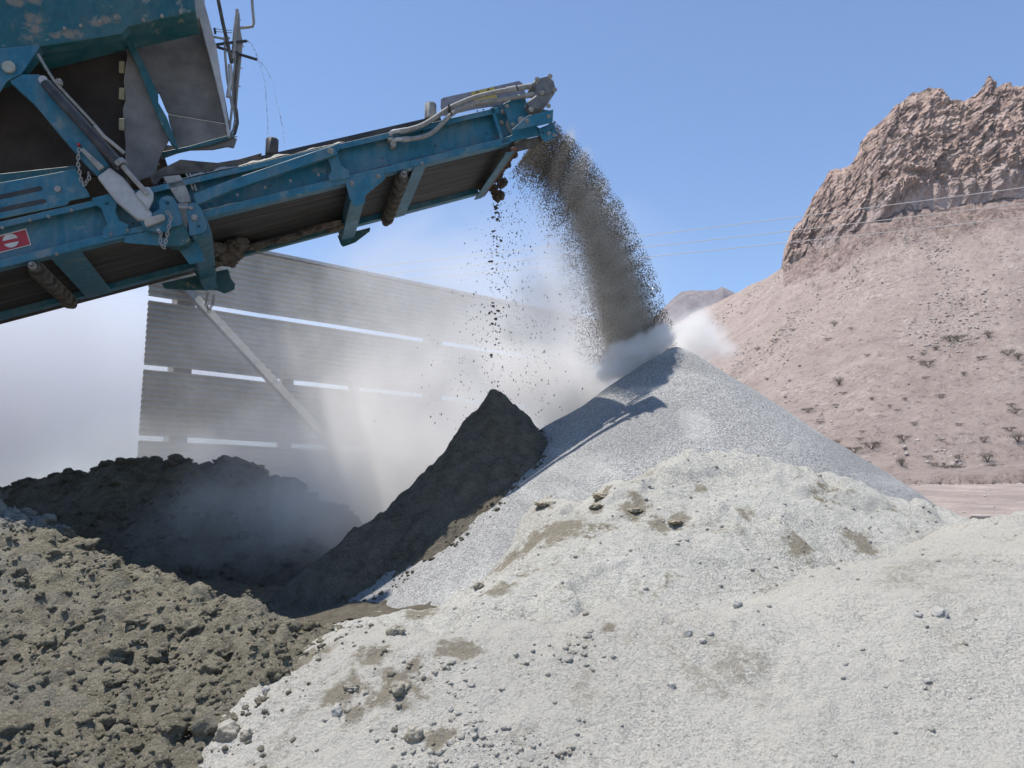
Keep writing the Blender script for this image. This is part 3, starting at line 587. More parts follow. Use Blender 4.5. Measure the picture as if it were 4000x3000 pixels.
# ---- brackets on the side frame
plate('bracket', z2, [(790, 385), (955, 342), (1015, 395), (1008, 450), (1000, 500), (1035, 580), (1110, 615), (1100, 690), (890, 740), (885, 655), (925, 610), (895, 530), (875, 470), (815, 440)], -0.008, 0.009, holes=((925, 432, .008),))
plate('bracket', z3, [(895, 700), (940, 680), (952, 715), (925, 760), (938, 810), (960, 880), (1030, 925), (1035, 985), (860, 1015), (843, 970), (870, 930), (865, 880), (840, 820)], -0.008, 0.009)
plate('diagonal_brace', lambda x, y: (x, y), [(755, 757), (900, 702), (1303, 566), (1318, 601), (900, 745), (768, 800)], -0.05, 0.042)
hexbolt(z3, 865, 750, -0.05, 0.016)
sp = plate('slotted_guard', z2, [(-900, 480), (0, 250), (480, 165), (650, 130), (700, 240), (760, 330), (778, 372), (600, 405), (575, 440), (0, 560), (-900, 760)], -0.006, 0.012)
for (x0, y0), (x1, y1) in (((-300, 440), (350, 300)), ((-300, 548), (385, 408))):
    a = NPt(*z2(x0, y0), -.008); c = NPt(*z2(x1, y1), -.008); L = Vector((c[0] - a[0], c[1] - a[1])); q = Vector((-L.y, L.x)).normalized() * 0.0155
    MB().prism([(a[0] + q.x, a[1] + q.y), (c[0] + q.x, c[1] + q.y), (c[0] + L.normalized().x * .012, c[1] + L.normalized().y * .012), (c[0] - q.x, c[1] - q.y), (a[0] - q.x, a[1] - q.y)], -0.0085, -0.0055).build('slot_dark_fill', M_INK, sp, 0)  # black strip colours in the shade of an open slot
disc('pin', z2, 497, 305, 0.020, -0.018, 0.012, M_STEEL, n=20)
# ---- red sticker with its white disc
st = plate('decal', z2, [(-140, 742), (225, 645), (270, 790), (-100, 885)], 0.064, 0.0025, M_WHITE, bevel=0)
rp = px(z2, [(-130, 752), (218, 658), (259, 783), (-92, 873)], 0.062); MB().prism(rp, 0.0615, 0.0642).build('red_field', M_RED, st, 0)
c = NPt(*z2(92, 752), 0.06); MB().prism(circ(c, 0.047, 28), 0.0595, 0.0617).build('white_disc', M_WHITE, st, 0)
q0 = NPt(*z2(-60, 790), 0.058); q1 = NPt(*z2(168, 740), 0.058); MB().prism([(q0[0], q0[1] + .012), (q0[0], q0[1] - .010), (q1[0], q1[1] - .010), (q1[0], q1[1] + .012)], 0.0578, 0.0597).build('dark_bar', M_RED, st, 0)
# ---- cross members under the belt
def cross(name, u, v, ds, n0, n1, m=M_TEAL, t0=0.0, t1=WID, skew=0.0):
    s = NPt(u, v)[0]; b = MB(); vs = [(s + k * ds / 2 + (skew if t else 0), t0 + (t1 - t0) * t, n) for n in (n0, n1) for t in (0, 1) for k in (-1, 1)]
    b.add(vs, [(0, 1, 3, 2), (4, 6, 7, 5), (0, 4, 5, 1), (2, 3, 7, 6), (0, 2, 6, 4), (1, 5, 7, 3)]); return b.build(name, m, machine, 0.004)
cross('crossmember', 1640, 640, 0.105, -0.006, -0.002); cross('crossmember', 255, 1000, 0.19, -0.006, -0.002)
cross('crossmember', 1395, 715, 0.120, -0.085, -0.003); cross('crossmember', 770, 860, 0.13, -0.12, -0.003, skew=-0.05)
plate('gusset', z3, [(990, 1005), (1330, 925), (1338, 990), (1160, 1140), (1165, 1200), (1075, 1235), (1030, 1160)], -0.006, 0.012)
hexbolt(z3, 1050, 1030, -0.008, 0.012); hexbolt(z3, 1280, 972, -0.008, 0.012); hexbolt(z3, 1655, 857, -0.002, 0.008); hexbolt(z2, 492, 868, -0.002, 0.008)
plate('gusset', z3, [(925, 1480), (1090, 1440), (1210, 1410), (1205, 1445), (1080, 1540), (975, 1578), (955, 1560)], WID, 0.012, M_TEALD)
# ---- return rollers with rubber discs
def roller(fn, x, y, n, nd=7, big=0.055):
    s = NPt(*fn(x, y), 0.0)[0]; a = (s, 0.03, n); c = (s, WID - 0.03, n)
    o = MB().tube([a, c], 0.034, 16).tube([(s, -0.012, n), (s, 0.03, n)], 0.016, 12).build('return_roller', M_RUB, machine, 0, True)
    hb = MB(); hb.tube([(s, -0.03, n), (s, 0.0, n)], 0.010, 6).tube([(s, -0.005, n), (s, 0.03, n)], 0.022, 14).tube([(s, 0.03, n), (s, 0.10, n)], [0.026, 0.032], 16).build('roller_hub', M_STEEL, o, 0, True)
    for k in range(nd):
        t = 0.12 + (WID - 0.30) * k / (nd - 1); MB().tube([(s, t, n), (s, t + 0.006, n), (s, t + 0.05, n), (s, t + 0.056, n)], [big * 0.9, big, big, big * 0.9], 22).build('rubber_disc', M_MUD if k > 2 else M_RUB, o, 0, True)
    return o
roller(z3, 1485, 905, -0.035); roller(z2, 265, 935, -0.030)
# ---- hydraulic hoses and elbows on the head end
def hose(pts, t, r, m=M_HOSE, name='hose', sm=6):
    c = [Vector((NPt(*z4(x, y), tt)[0], tt, NPt(*z4(x, y), tt)[1])) for (x, y), tt in zip(pts, t)]; out = []
    for i in range(len(c) - 1):
        p0 = c[max(i - 1, 0)]; p1 = c[i]; p2 = c[i + 1]; p3 = c[min(i + 2, len(c) - 1)]
        for k in range(sm):
            u = k / sm; out.append(0.5 * ((2 * p1) + (-p0 + p2) * u + (2 * p0 - 5 * p1 + 4 * p2 - p3) * u * u + (-p0 + 3 * p1 - 3 * p2 + p3) * u ** 3))
    out.append(c[-1]); return MB().tube(out, r, 14).build(name, m, machine, 0, True)
ha = [(235, 855), (400, 805), (540, 725), (680, 630), (820, 560), (1000, 492), (1200, 443), (1330, 420)]
hb_ = [(265, 950), (400, 930), (520, 880), (640, 770), (720, 690), (850, 610), (1000, 560), (1250, 525), (1500, 485)]
h1 = hose(ha, [-0.03] * 4 + [-0.05] * 4, 0.0185); h2 = hose(hb_, [-0.03] * 4 + [-0.045] * 5, 0.0175)
for pts in ([(60, 970), (65, 915), (90, 875), (150, 862), (250, 852)], [(92, 1040), (92, 990), (130, 955), (190, 950), (280, 950)]):
    o = hose(pts, [0.06, 0.02, -0.02, -0.03, -0.03], 0.016, M_SILVER, 'hose_elbow')
    MB().tube([(NPt(*z4(*pts[0]), 0.06)[0], 0.06, NPt(*z4(*pts[0]), 0.06)[1]), (NPt(*z4(*pts[0]), .06)[0], 0.0, NPt(*z4(*pts[0]), .06)[1])], 0.022, 6).build('nut', M_STEEL, o, 0.002)
for pts, r in (([(170, 865), (245, 853)], .021), ([(195, 952), (270, 950)], .021), ([(1320, 420), (1420, 402)], .022), ([(1440, 400), (1630, 370)], .021), ([(1500, 488), (1640, 462)], .021)):
    hose(pts, [-0.03 if pts[0][0] < 900 else -0.05] * 2, r, M_STEEL if pts[0][0] != 1440 else M_HOSE, 'hose_fitting')
c0 = NPt(*z4(715, 640), -0.05); MB().prism(circ(c0, 0.0, 3) if False else [(c0[0] - .012, c0[1] - .045), (c0[0] - .004, c0[1] - .047), (c0[0] + .004, c0[1] + .04), (c0[0] - .004, c0[1] + .042)], -0.072, -0.012).build('cable_tie', M_INK, machine, 0)
# ---- head guard with warning stickers
g = plate('guard_plate', z4, [(615, 520), (645, 500), (1000, 425), (1460, 320), (1500, 350), (1540, 500), (1290, 575), (1000, 620), (640, 700), (612, 600)], 0.10, 0.008, M_GREY)
g.data.materials[0] = M_SHEETB = mat_metal('grey_blue_sheet', (0.20, 0.20, 0.235), (0.33, 0.33, 0.36), 0.7, 20)
wz = plate('warning_label', z4, [(938, 442), (1190, 384), (1235, 540), (985, 590)], 0.094, 0.004, M_YEL, parent=g, bevel=0)
for cx in (1010, 1130):
    tri = px(z4, [(cx - 48, 505 - (cx - 1010) * .23), (cx - 4, 428 - (cx - 1010) * .23), (cx + 50, 480 - (cx - 1010) * .23)], 0.092); cen = (sum(p[0] for p in tri) / 3, sum(p[1] for p in tri) / 3)
    inn = [(cen[0] + (p[0] - cen[0]) * .72, cen[1] + (p[1] - cen[1]) * .72) for p in tri]; b = MB()
    for i in range(3): j = (i + 1) % 3; b.prism([tri[i], tri[j], inn[j], inn[i]], 0.0915, 0.0938)
    b.build('warning_triangle', M_INK, g, 0)
# ---- hydraulic motor in its mounting box
plate('motor_bracket', z4, [(1285, 572), (1300, 560), (1425, 500), (1520, 480), (1575, 685), (1545, 700), (1420, 800), (1380, 848), (1340, 740)], 0.0, 0.012)
plate('motor_bracket', z4, [(1380, 848), (1545, 700), (1575, 690), (1830, 630), (1822, 762), (1395, 852)], -0.10, 0.008)
plate('motor_bracket', z4, [(1570, 690), (1830, 625), (1822, 762), (1590, 760)], 0.10, 0.02, M_TEAL)
mo = MB(); cbody = px(z4, [(1600, 345), (1635, 300), (1780, 262), (1835, 310), (1862, 405), (1845, 455), (1775, 545), (1715, 615), (1600, 625), (1545, 540), (1640, 470), (1645, 400)], -0.10)
mo.prism(cbody, -0.10, 0.06); mo.build('hydraulic_motor', M_GREY, machine, 0.012)
plate('motor_cover', z4, [(1640, 345), (1670, 315), (1770, 285), (1810, 330), (1835, 400), (1820, 440), (1700, 470), (1660, 440)], -0.115, 0.016, M_GREY, bevel=0.006)
for x, y in ((1655, 305), (1793, 272), (1705, 448), (1842, 415), (1590, 630), (1775, 590)): hexbolt(z4, x, y, -0.112, 0.014)
for x, y in ((1390, 792), (1330, 595), (1775, 705), (1545, 752)): hexbolt(z4, x, y, -0.004 if x < 1400 else -0.10, 0.011)
hexbolt(z4, 1145, 672, 0.072, 0.014); hexbolt(z4, 1285, 655, 0.074, 0.013); hexbolt(z4, 1270, 772, 0.074, 0.013)
plate('head_plate', z4, [(1158, 600), (1300, 566), (1560, 600), (1815, 640), (1815, 770), (1640, 812), (1390, 905), (1262, 945)], 0.078, 0.006)
# adjuster plate and beam at the tip
plate('tip_beam', z4, [(1268, 945), (1380, 905), (1390, 860), (1640, 800), (1680, 830), (1700, 900), (1560, 930), (1275, 1000)], 0.0, 0.02)
plate('tip_beam', z4, [(1400, 1000), (1460, 960), (1690, 915), (1720, 960), (1660, 1020), (1450, 1070)], 0.03, 0.03, M_RUB)
ap = plate('adjuster_plate', z4, [(1668, 835), (1830, 768), (1872, 895), (1850, 930), (1745, 980), (1705, 945)], -0.02, 0.01)
for x, y in ((1778, 888), (1835, 905)): hexbolt(z4, x, y, -0.02, 0.010, ap)
for x, y in ((1718, 880), (1805, 850)): MB().prism(circ(NPt(*z4(x, y), -.021), 0.008, 10), -0.0225, -0.0195).build('slot_dark_fill', M_INK, ap, 0)  # black disc coloured as the dark inside an opening
# ---- belt scraper across the underside of the head
sa = Vector((NPt(*z4(1375, 1090), 0.0)[0], 0.03, NPt(*z4(1375, 1090), 0.03)[1])); sb_ = NPt(*z4(1010, 1600), WID)
def beam(pa, pb, w, h, name, m, parent=machine):
    d = (pb - pa).normalized(); u = Vector((1, 0, 0)) - d * d.x; u.normalize(); v = d.cross(u); b = MB()
    vs = [p + u * (i * w / 2) + v * (j * h / 2) for p in (pa, pb) for i, j in ((-1, -1), (1, -1), (1, 1), (-1, 1))]
    b.add(vs, [(0, 1, 2, 3), (7, 6, 5, 4), (0, 4, 5, 1), (1, 5, 6, 2), (2, 6, 7, 3), (3, 7, 4, 0)]); return b.build(name, m, parent, 0.003)
pb_ = Vector((sb_[0], WID - 0.02, sb_[1])); beam(sa, pb_, 0.075, 0.012, 'belt_scraper', M_TEAL); off = Vector((0.045, 0, 0.02)); beam(sa + off, pb_ + off, 0.05, 0.035, 'scraper_blade', mat_metal('worn_red_rubber', (0.14, 0.05, 0.04), (0.24, 0.15, 0.12), 0.9))

def mud(name, cen, r, seed, m=M_MUD, parent=machine, squash=(1, 1, 1)):
    bm = bmesh.new(); bmesh.ops.create_icosphere(bm, subdivisions=4, radius=1.0); co = np.array([v.co[:] for v in bm.verts])
    d = 1 + 0.35 * fbm(co[:, 0] + seed, co[:, 1] + co[:, 2] * 0.7, 1.3, 4, seed) + 0.3 * fbm(co[:, 2] - seed, co[:, 0] - co[:, 1], 3.0, 3, seed + 3)
    co = co * d[:, None] * r * np.array(squash) + np.array(cen)
    for v, c in zip(bm.verts, co): v.co = c
    me = bpy.data.meshes.new(name); bm.to_mesh(me); bm.free(); o = bpy.data.objects.new(name, me); COL.objects.link(o); me.materials.append(m)
    me.polygons.foreach_set('use_smooth', np.ones(len(me.polygons), bool)); o.parent = parent
    o.matrix_basis = Matrix.Translation(machine.location).inverted() @ MF; return o
for k, (x, y, t, r) in enumerate(((1275, 1420, WID - .15, .045), (1235, 1560, WID - .08, .052), (1185, 1480, WID - .1, .04), (1240, 1330, WID - .3, .035), (1330, 1230, WID * .5, .03), (1400, 1120, .3, .03), (1190, 1300, .75, .045), (1060, 1450, .95, .05), (1500, 930, 0.02, .02))):
    s, n = NPt(*z4(x, y), t); mud('caked_mud', (s, t, n), r, 500 + 7 * k)
for k, (x, y, t, r) in enumerate(((1260, 1010, .65, .06), (1400, 1060, .75, .07), (1540, 1080, .85, .06), (1300, 1180, .8, .05), (1480, 1180, .95, .055), (1560, 960, .7, .07), (1180, 980, .55, .05))):
    s, n = NPt(*z5(x, y), t); mud('caked_mud', (s, t, n), r, 600 + 7 * k, squash=(1.2, 1, .8))
for k, (x, y, t) in enumerate(((940, 1400, .8), (700, 1430, .75), (480, 1500, .8), (250, 1560, .85), (100, 1590, .9), (820, 1390, .7))):
    s, n = NPt(*z3(x, y), t); mud('caked_mud', (s, t, n - .01), .055, 700 + k, squash=(1.9, 1.0, .35))
# inner far rail seen under the belt
MB().box(NPt(820, 1000, .9)[0], NPt(1360, 860, .9)[0], WID - 0.22, WID - 0.16, -0.05, 0.02).build('inner_rail', M_TEALD, machine, 0.003)

# ================================================================ hinge, ram and struts
ident = lambda x, y: (x, y)
plate('hinge_gusset', z5, [(-60, 790), (240, 745), (400, 775), (620, 900), (760, 960), (600, 968), (0, 920), (-60, 905)], 0.0, 0.012)
plate('hinge_block', z5, [(560, 700), (650, 672), (790, 640), (850, 700), (890, 850), (830, 930), (720, 965), (600, 955), (560, 850)], -0.03, 0.10, M_TEALD, bevel=0.012)
lugA = plate('hinge_lug', z5, [(440, 330), (452, 290), (490, 255), (560, 236), (620, 245), (670, 280), (700, 340), (760, 500), (790, 640), (740, 665), (620, 690), (560, 755), (430, 768), (290, 742), (220, 680), (160, 590), (230, 535), (360, 480), (450, 430)], -0.055, 0.016, holes=((565, 345, .0135),), bevel=0.004)
lugB = plate('hinge_lug', z5, [(880, 345), (950, 335), (1010, 365), (1065, 440), (1110, 570), (1142, 650), (1120, 730), (1050, 778), (900, 812), (880, 790), (870, 640), (845, 470)], -0.055, 0.016, holes=((1015, 677, .008),), bevel=0.004)
plate('hinge_lug', z5, [(1110, 560), (1150, 640), (1168, 720), (1140, 795), (1070, 845), (960, 868), (900, 855), (880, 700)], 0.035, 0.014, bevel=0.004)
plate('hinge_side', z5, [(700, 350), (870, 340), (860, 640), (850, 760), (790, 640)], -0.01, 0.02, M_STEEL)
disc('hinge_pin', z5, 955, 545, 0.021, -0.075, 0.02, M_STEEL); disc('hinge_pin', z5, 955, 545, 0.014, -0.082, 0.01, M_STEEL)
MB().tube([(*[NPt(*z5(730, 400), -.05)[0]], -.05, NPt(*z5(730, 400), -.05)[1]), (NPt(*z5(900, 410), -.06)[0], -.06, NPt(*z5(900, 410), -.06)[1])], 0.010, 12).build('cross_pin', M_STEEL, machine, 0, True)
disc('cross_pin_head', z5, 905, 412, 0.013, -0.075, 0.015, M_STEEL)
plate('locking_bar', z5, [(230, 562), (495, 496), (528, 520), (533, 585), (262, 686), (235, 640)], -0.085, 0.028, mat_metal('pale_bar', (0.34, 0.32, 0.28), (0.48, 0.46, 0.41), 0.7), bevel=0.006)
plate('leg_plate', z5, [(705, 975), (960, 868), (1010, 920), (1080, 1080), (1092, 1185), (885, 1222)], 0.10, 0.02)
plate('hinge_lug', z5, [(478, 1500), (900, 1400), (1250, 1330), (1445, 1290), (1478, 1420), (1540, 1500), (1535, 1580), (1390, 1640), (1280, 1590), (900, 1590), (530, 1570)], WID + 0.005, 0.03, M_TEALD, bevel=0.006)
plate('gusset', z5, [(930, 1300), (1090, 1310), (1230, 1300), (1290, 1560), (1100, 1600), (1030, 1450)], WID - 0.10, 0.03, M_TEAL)
# dusty post and rubber lip where the stone lands on the belt
plate('feed_post', z5, [(500, -40), (740, -70), (800, 20), (905, 270), (905, 330), (740, 345), (690, 280), (560, 60)], 0.0, 0.035, M_STEEL, bevel=0.006)
lip = plate('rubber_lip', z1, [(1298, 1530), (1330, 1495), (1390, 1460), (1470, 1420), (1560, 1376), (1720, 1392), (1880, 1405), (2060, 1375), (2260, 1320), (2260, 1400), (2000, 1450), (1760, 1490), (1560, 1500), (1440, 1520), (1385, 1545), (1352, 1600), (1310, 1580)], 0.06, 0.05, M_RUB, bevel=0.012)
for (x0, y0), (x1, y1) in (((1640, 1500), (1700, 1650)), ((1610, 1500), (1670, 1640))):
    a = NPt(*z1(x0, y0), 0.03); c = NPt(*z1(x1, y1), 0.03); MB().tube([(a[0], .03, a[1]), (c[0], .03, c[1])], .007, 8).build('tie_rod', M_STEEL, machine, 0)
# strut arm: teal above, silver sleeve below
plate('strut_arm', z1, [(80, 700), (190, 640), (330, 640), (430, 690), (430, 730), (940, 1425), (845, 1520), (760, 1440), (540, 1190), (300, 900)], -0.06, 0.05, bevel=0.006)
plate('strut_sleeve', z2, [(835, 195), (945, 112), (1060, 200), (1200, 370), (1310, 510), (1310, 560), (1250, 580), (1180, 560), (1000, 405), (900, 280)], -0.075, 0.07, M_SILVER, bevel=0.010)
plate('ram_eye', z2, [(1165, 345), (1230, 285), (1290, 285), (1325, 340), (1320, 400), (1275, 490), (1240, 430)], -0.095, 0.03, M_SILVER, bevel=0.006)
disc('pin', z2, 1262, 335, 0.016, -0.115, 0.02, M_STEEL)
def L3(fn, x, y, t): s, n = NPt(*fn(x, y), t); return (s, t, n)
ram = MB().tube([L3(z1, 392, 712, -.12), L3(z1, 400, 725, -.12), L3(z1, 1010, 1400, -.12), L3(z1, 1045, 1440, -.12)], [0.030, 0.036, 0.036, 0.034], 20).build('hydraulic_ram', M_BLACK, machine, 0, True)
MB().tube([L3(z1, 1020, 1395, -.12), L3(z1, 1055, 1430, -.12)], 0.041, 20).build('ram_gland', M_STEEL, ram, 0.002, True)
MB().tube([L3(z1, 1050, 1425, -.12), L3(z2, 1262, 335, -.10)], 0.017, 16).build('ram_rod', M_STEEL, ram, 0, True)
MB().tube([L3(z1, 330, 470, -.1), L3(z1, 400, 590, -.13), L3(z1, 470, 700, -.15), L3(z1, 560, 800, -.165), L3(z1, 830, 1090, -.165)], 0.009, 8).build('ram_pipe', M_HOSE, ram, 0, True)
MB().tube([L3(z1, 820, 1085, -.165), L3(z1, 900, 1180, -.165), L3(z1, 1000, 1260, -.15), L3(z1, 1075, 1325, -.13)], 0.012, 8).build('ram_pipe', M_STEEL, ram, 0, True)
disc('port_block', z1, 505, 700, 0.022, -0.18, 0.04, M_HOSE, ram, 6)
disc('pin', z1, 370, 685, 0.028, -0.085, 0.03, M_SILVER)
# upper gusset, big side beam and a dark sheet for the shaded screen interior
beamP = plate('hopper_beam', z1, [(-1500, -900), (1660, -900), (1676, 0), (1690, 95), (1480, 140), (1105, 225), (1050, 290), (345, 402), (300, 480), (205, 595), (60, 680), (0, 700), (-1500, 1050)], -0.05, 0.10, M_TEALD, bevel=0.006)
plate('beam_flange', z1, [(345, 402), (1050, 262), (1105, 222), (1690, 92), (1700, 150), (1110, 285), (1050, 290), (360, 460), (300, 470)], 0.05, 0.22, M_TEALD)
plate('upper_gusset', z1, [(-20, 420), (330, 385), (345, 402), (210, 600), (180, 640), (60, 700), (0, 790), (-20, 800)], -0.062, 0.012)
disc('pin', z1, 72, 572, 0.040, -0.085, 0.024, mat_metal('pale_pin', (0.34, 0.36, 0.30), (0.48, 0.49, 0.42)))
plate('interior_shade_panel', z1, [(-1500, 100), (1060, 60), (1105, 460), (1075, 700), (1070, 960), (1085, 1300), (1085, 1560), (700, 1500), (-1500, 1700)], 0.33, 0.03, M_DARK, bevel=0)  # dark sheet stands in for the shade inside the screen
plate('lower_rail', z1, [(-900, 1680), (0, 1500), (650, 1430), (700, 1560), (0, 1640), (-900, 1850)], 0.20, 0.06, M_TEALD)
plate('rubber_curtain', z1, [(1050, 300), (1085, 330), (1140, 450), (1240, 640), (1350, 900), (1470, 1190), (1440, 1250), (1395, 1320), (1365, 1400), (1385, 1420), (1360, 1425), (1345, 1510), (1200, 1560), (1080, 1460), (1085, 1240), (1070, 1100), (1060, 940), (1085, 880), (1070, 700), (1100, 470)], 0.26, 0.012, M_SHEET)
for y in (525, 755, 1020):
    plate('retaining_clip', z1, [(1028, y), (1075, y + 2), (1072, y + 105), (1026, y + 100)], 0.24, 0.012, mat_metal('yellowed_clip', (0.25, 0.22, 0.12), (0.36, 0.32, 0.20)))
plate('corner_post', z1, [(1050, 290), (1112, 285), (1230, 520), (1360, 800), (1360, 870), (1440, 1010), (1535, 1260), (1530, 1285), (1470, 1225), (1380, 1050), (1200, 600)], 0.20, 0.05, M_TEALD)
hood = plate('feed_hood', z1, [(1075, 285), (1660, 145), (1690, 60), (1770, 40), (1870, 440), (1985, 1070), (1880, 1060), (1460, 985), (1435, 950), (1372, 800), (1345, 790), (1220, 600)], 0.45, 0.03, M_SHEET)
plate('lit_hood_edge', z1, [(1660, -300), (1745, -300), (1760, 0), (1870, 400), (1990, 1170), (1965, 1180), (1945, 1040), (1850, 640), (1720, 150), (1700, 155), (1676, 60)], 0.30, 0.14, M_SILVER)  # brighter finish than the hood paints its plate edge as lit
plate('hood_floor', z1, [(1450, 985), (1960, 1070), (1975, 1180), (2045, 1195), (2020, 1270), (1960, 1260), (1840, 1285), (1640, 1290), (1530, 1315), (1390, 1365), (1395, 1310), (1440, 1250), (1530, 1260), (1460, 1050)], 0.36, 0.03, M_SHEET)
plate('hood_floor', z1, [(1390, 1365), (1400, 1310), (1640, 1260), (1850, 1200), (2010, 1160), (2030, 1180), (1830, 1250), (1640, 1290), (1530, 1315)], 0.33, 0.02, M_TEALD)
# unseen screen box, its depth stretched and slabs added to shade bank and pit
b = MB(); sR, nT = NPt(*z1(1080, 300), .4); nB = NPt(*z1(0, 1400), 0.4)[1]
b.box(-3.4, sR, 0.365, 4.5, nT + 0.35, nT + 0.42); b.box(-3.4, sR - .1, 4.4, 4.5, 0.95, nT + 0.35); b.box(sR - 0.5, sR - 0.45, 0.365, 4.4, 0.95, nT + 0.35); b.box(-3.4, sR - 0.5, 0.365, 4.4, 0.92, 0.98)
for x0, x1, y0, y1, z0, z1_ in ((-8.5, -3.5, 7.6, 8.1, 6.6, 7.3), (-8.5, -3.9, 8.1, 8.7, 6.6, 7.3), (-8.5, -3.3, 6.7, 7.6, 6.6, 7.0), (-8.5, -4.3, 8.7, 9.6, 6.7, 7.3), (-8.4, -8.0, 6.8, 7.1, 1.5, 6.7), (-8.4, -8.0, 8.9, 9.2, 1.5, 6.7)):  # added deck slabs and posts out of view, staggered to soften their shade
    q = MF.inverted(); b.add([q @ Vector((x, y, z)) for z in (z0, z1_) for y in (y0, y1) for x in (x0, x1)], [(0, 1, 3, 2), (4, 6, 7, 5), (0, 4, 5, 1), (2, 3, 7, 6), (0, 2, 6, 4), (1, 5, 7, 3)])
b.build('screen_box_shade_blocker', M_DARK, machine, 0)
# ---- pipes and cables hung on the right of the hood
pt = 0.40
def pipe(name, pts, r, m, t=pt): return MB().tube([L3(z6, x, y, t) for x, y in pts], r, 10).build(name, m, machine, 0, True)
pipe('support_pole', [(295, 105), (285, 250), (262, 520), (250, 640)], .013, M_STEEL)
MB().prism(px(z6, [(272, 108), (318, 112), (325, 290), (355, 430), (322, 760), (300, 980), (290, 1120), (240, 1000), (262, 700), (232, 520), (245, 330)], pt), pt + .03, pt + .05).build('cable_tray', M_STEEL, machine, .002)
pipe('handrail', [(455, -900), (455, 0), (462, 110), (475, 240), (462, 285), (430, 292), (320, 305)], .011, M_STEEL)
pipe('handrail', [(60, -300), (90, 0), (140, 250), (185, 440), (235, 680)], .014, M_RUB)
pipe('cable', [(215, 700), (225, 860), (205, 980), (195, 1050)], .016, M_SILVER); pipe('cable', [(160, 400), (165, 600), (185, 850), (240, 1150), (225, 1290), (200, 1440)], .009, M_STEEL)
pipe('cable', [(300, 560), (270, 900), (265, 1100), (290, 1210), (300, 1330), (270, 1440), (200, 1520)], .011, M_RUB); pipe('cable', [(285, 560), (245, 960), (255, 1130), (275, 1290), (255, 1400), (200, 1480)], .009, M_HOSE)
pipe('cable', [(230, 720), (250, 1000), (235, 1200), (215, 1400), (150, 1490), (20, 1545)], .008, M_STEEL)
pipe('rail_bar', [(25, 395), (150, 420), (215, 410)], .009, M_STEEL); pipe('rail_bar', [(40, 310), (240, 330)], .003, M_STEEL); pipe('rail_bar', [(50, 340), (240, 355)], .003, M_STEEL)
for x, y in ((50, 310), (55, 338)): disc('rubber_knob', z6, x, y, .009, pt - .02, .03, M_INK)
for x, y in ((325, 210), (360, 500), (340, 735), (320, 932), (285, 1475), (280, 1508)):
    s, n = NPt(*z6(x, y), pt); MB().tube([(s - .022, pt, n), (s + .008, pt, n - .002)], .004, 6).build('bolt', M_STEEL, machine, 0)
pipe('spray_nozzle', [(45, 490), (100, 478), (250, 458), (400, 443)], .0115, M_BLACK); pipe('spray_nozzle', [(55, 500), (150, 530), (330, 590), (512, 645)], .0115, M_BLACK)

# ---- chains
def chain(name, pts, pitch=0.026, r=0.0035):
    P_ = [Vector(p) for p in pts]; seg = [(b - a).length for a, b in zip(P_[:-1], P_[1:])]; L = sum(seg); n = int(L / pitch); b = MB(); d = 0; i = 0
    for k in range(n):
        q = (k + .5) * pitch; i = 0; acc = 0
        while i < len(seg) - 1 and acc + seg[i] < q: acc += seg[i]; i += 1
        dr = (P_[i + 1] - P_[i]).normalized(); c = P_[i] + dr * (q - acc); sd = dr.cross(Vector((0, 1, 0)))
        sd = (sd.normalized() if sd.length > .1 else Vector((1, 0, 0)))
        if k % 2: sd = (sd * .35 + dr.cross(sd) * .95).normalized()
        pts_ = [c + dr * (math.cos(a) * pitch * .66) + sd * (math.sin(a) * pitch * .36) for a in np.linspace(0, 2 * math.pi, 11)]; b.tube(pts_, r, 6, False)
    return b.build(name, M_STEEL, machine, 0, True)
chain('chain', [L3(z5, *p, -.10) for p in ((560, 465), (620, 540), (600, 640), (565, 800), (520, 985), (460, 920), (475, 790), (440, 730))])
chain('chain', [L3(z1, *p, -.085) for p in ((685, 1280), (672, 1400), (700, 1560), (725, 1600), (770, 1540), (765, 1470))])
chain('chain', [L3(z2, *p, WID + .02) for p in ((1795, 1195), (1778, 1300), (1805, 1360), (1838, 1300), (1852, 1200))])
disc('pin', z5, 435, 728, .010, -.10, .05, M_SILVER); plate('locking_bar', z1, [(690, 1290), (720, 1275), (900, 1440), (850, 1470)], -0.09, 0.02, M_STEEL); disc('pin', z1, 677, 1245, .010, -.09, .03, M_RED)

# ---- tracks and chassis off the left of the picture that carry the machine
b = MB(); gx = WL(-3.4, 0, 0)
for y0 in (6.3, 8.6):
    lo = [(-9.2, -1.7), (-8.9, -2.08), (-5.9, -2.08), (-5.6, -1.7), (-5.9, -1.3), (-8.9, -1.3)]; vs = [(x, y, z) for y in (y0, y0 + .5) for x, z in lo]
    b.add(vs, [(0, 1, 2, 3, 4, 5), (11, 10, 9, 8, 7, 6)] + [(i, (i + 1) % 6, 6 + (i + 1) % 6, 6 + i) for i in range(6)])
b.build('crawler_track', M_BLACK, machine, .02, world=True)
b = MB(); b.add([(x, y, z) for z in (-1.35, -1.0) for y in (6.5, 8.9) for x in (-9.4, -5.6)], [(0, 1, 3, 2), (4, 6, 7, 5), (0, 4, 5, 1), (2, 3, 7, 6), (0, 2, 6, 4), (1, 5, 7, 3)])
for x, y in ((-8.8, 6.8), (-8.8, 8.5), (-6.6, 6.8), (-6.6, 8.5)):
    b.add([(x + i * .1, y + j * .1, z) for z in (-1.0, 1.6) for j in (-1, 1) for i in (-1, 1)], [(0, 1, 3, 2), (4, 6, 7, 5), (0, 4, 5, 1), (2, 3, 7, 6), (0, 2, 6, 4), (1, 5, 7, 3)])
b.build('chassis', M_TEAL, machine, .01, world=True)

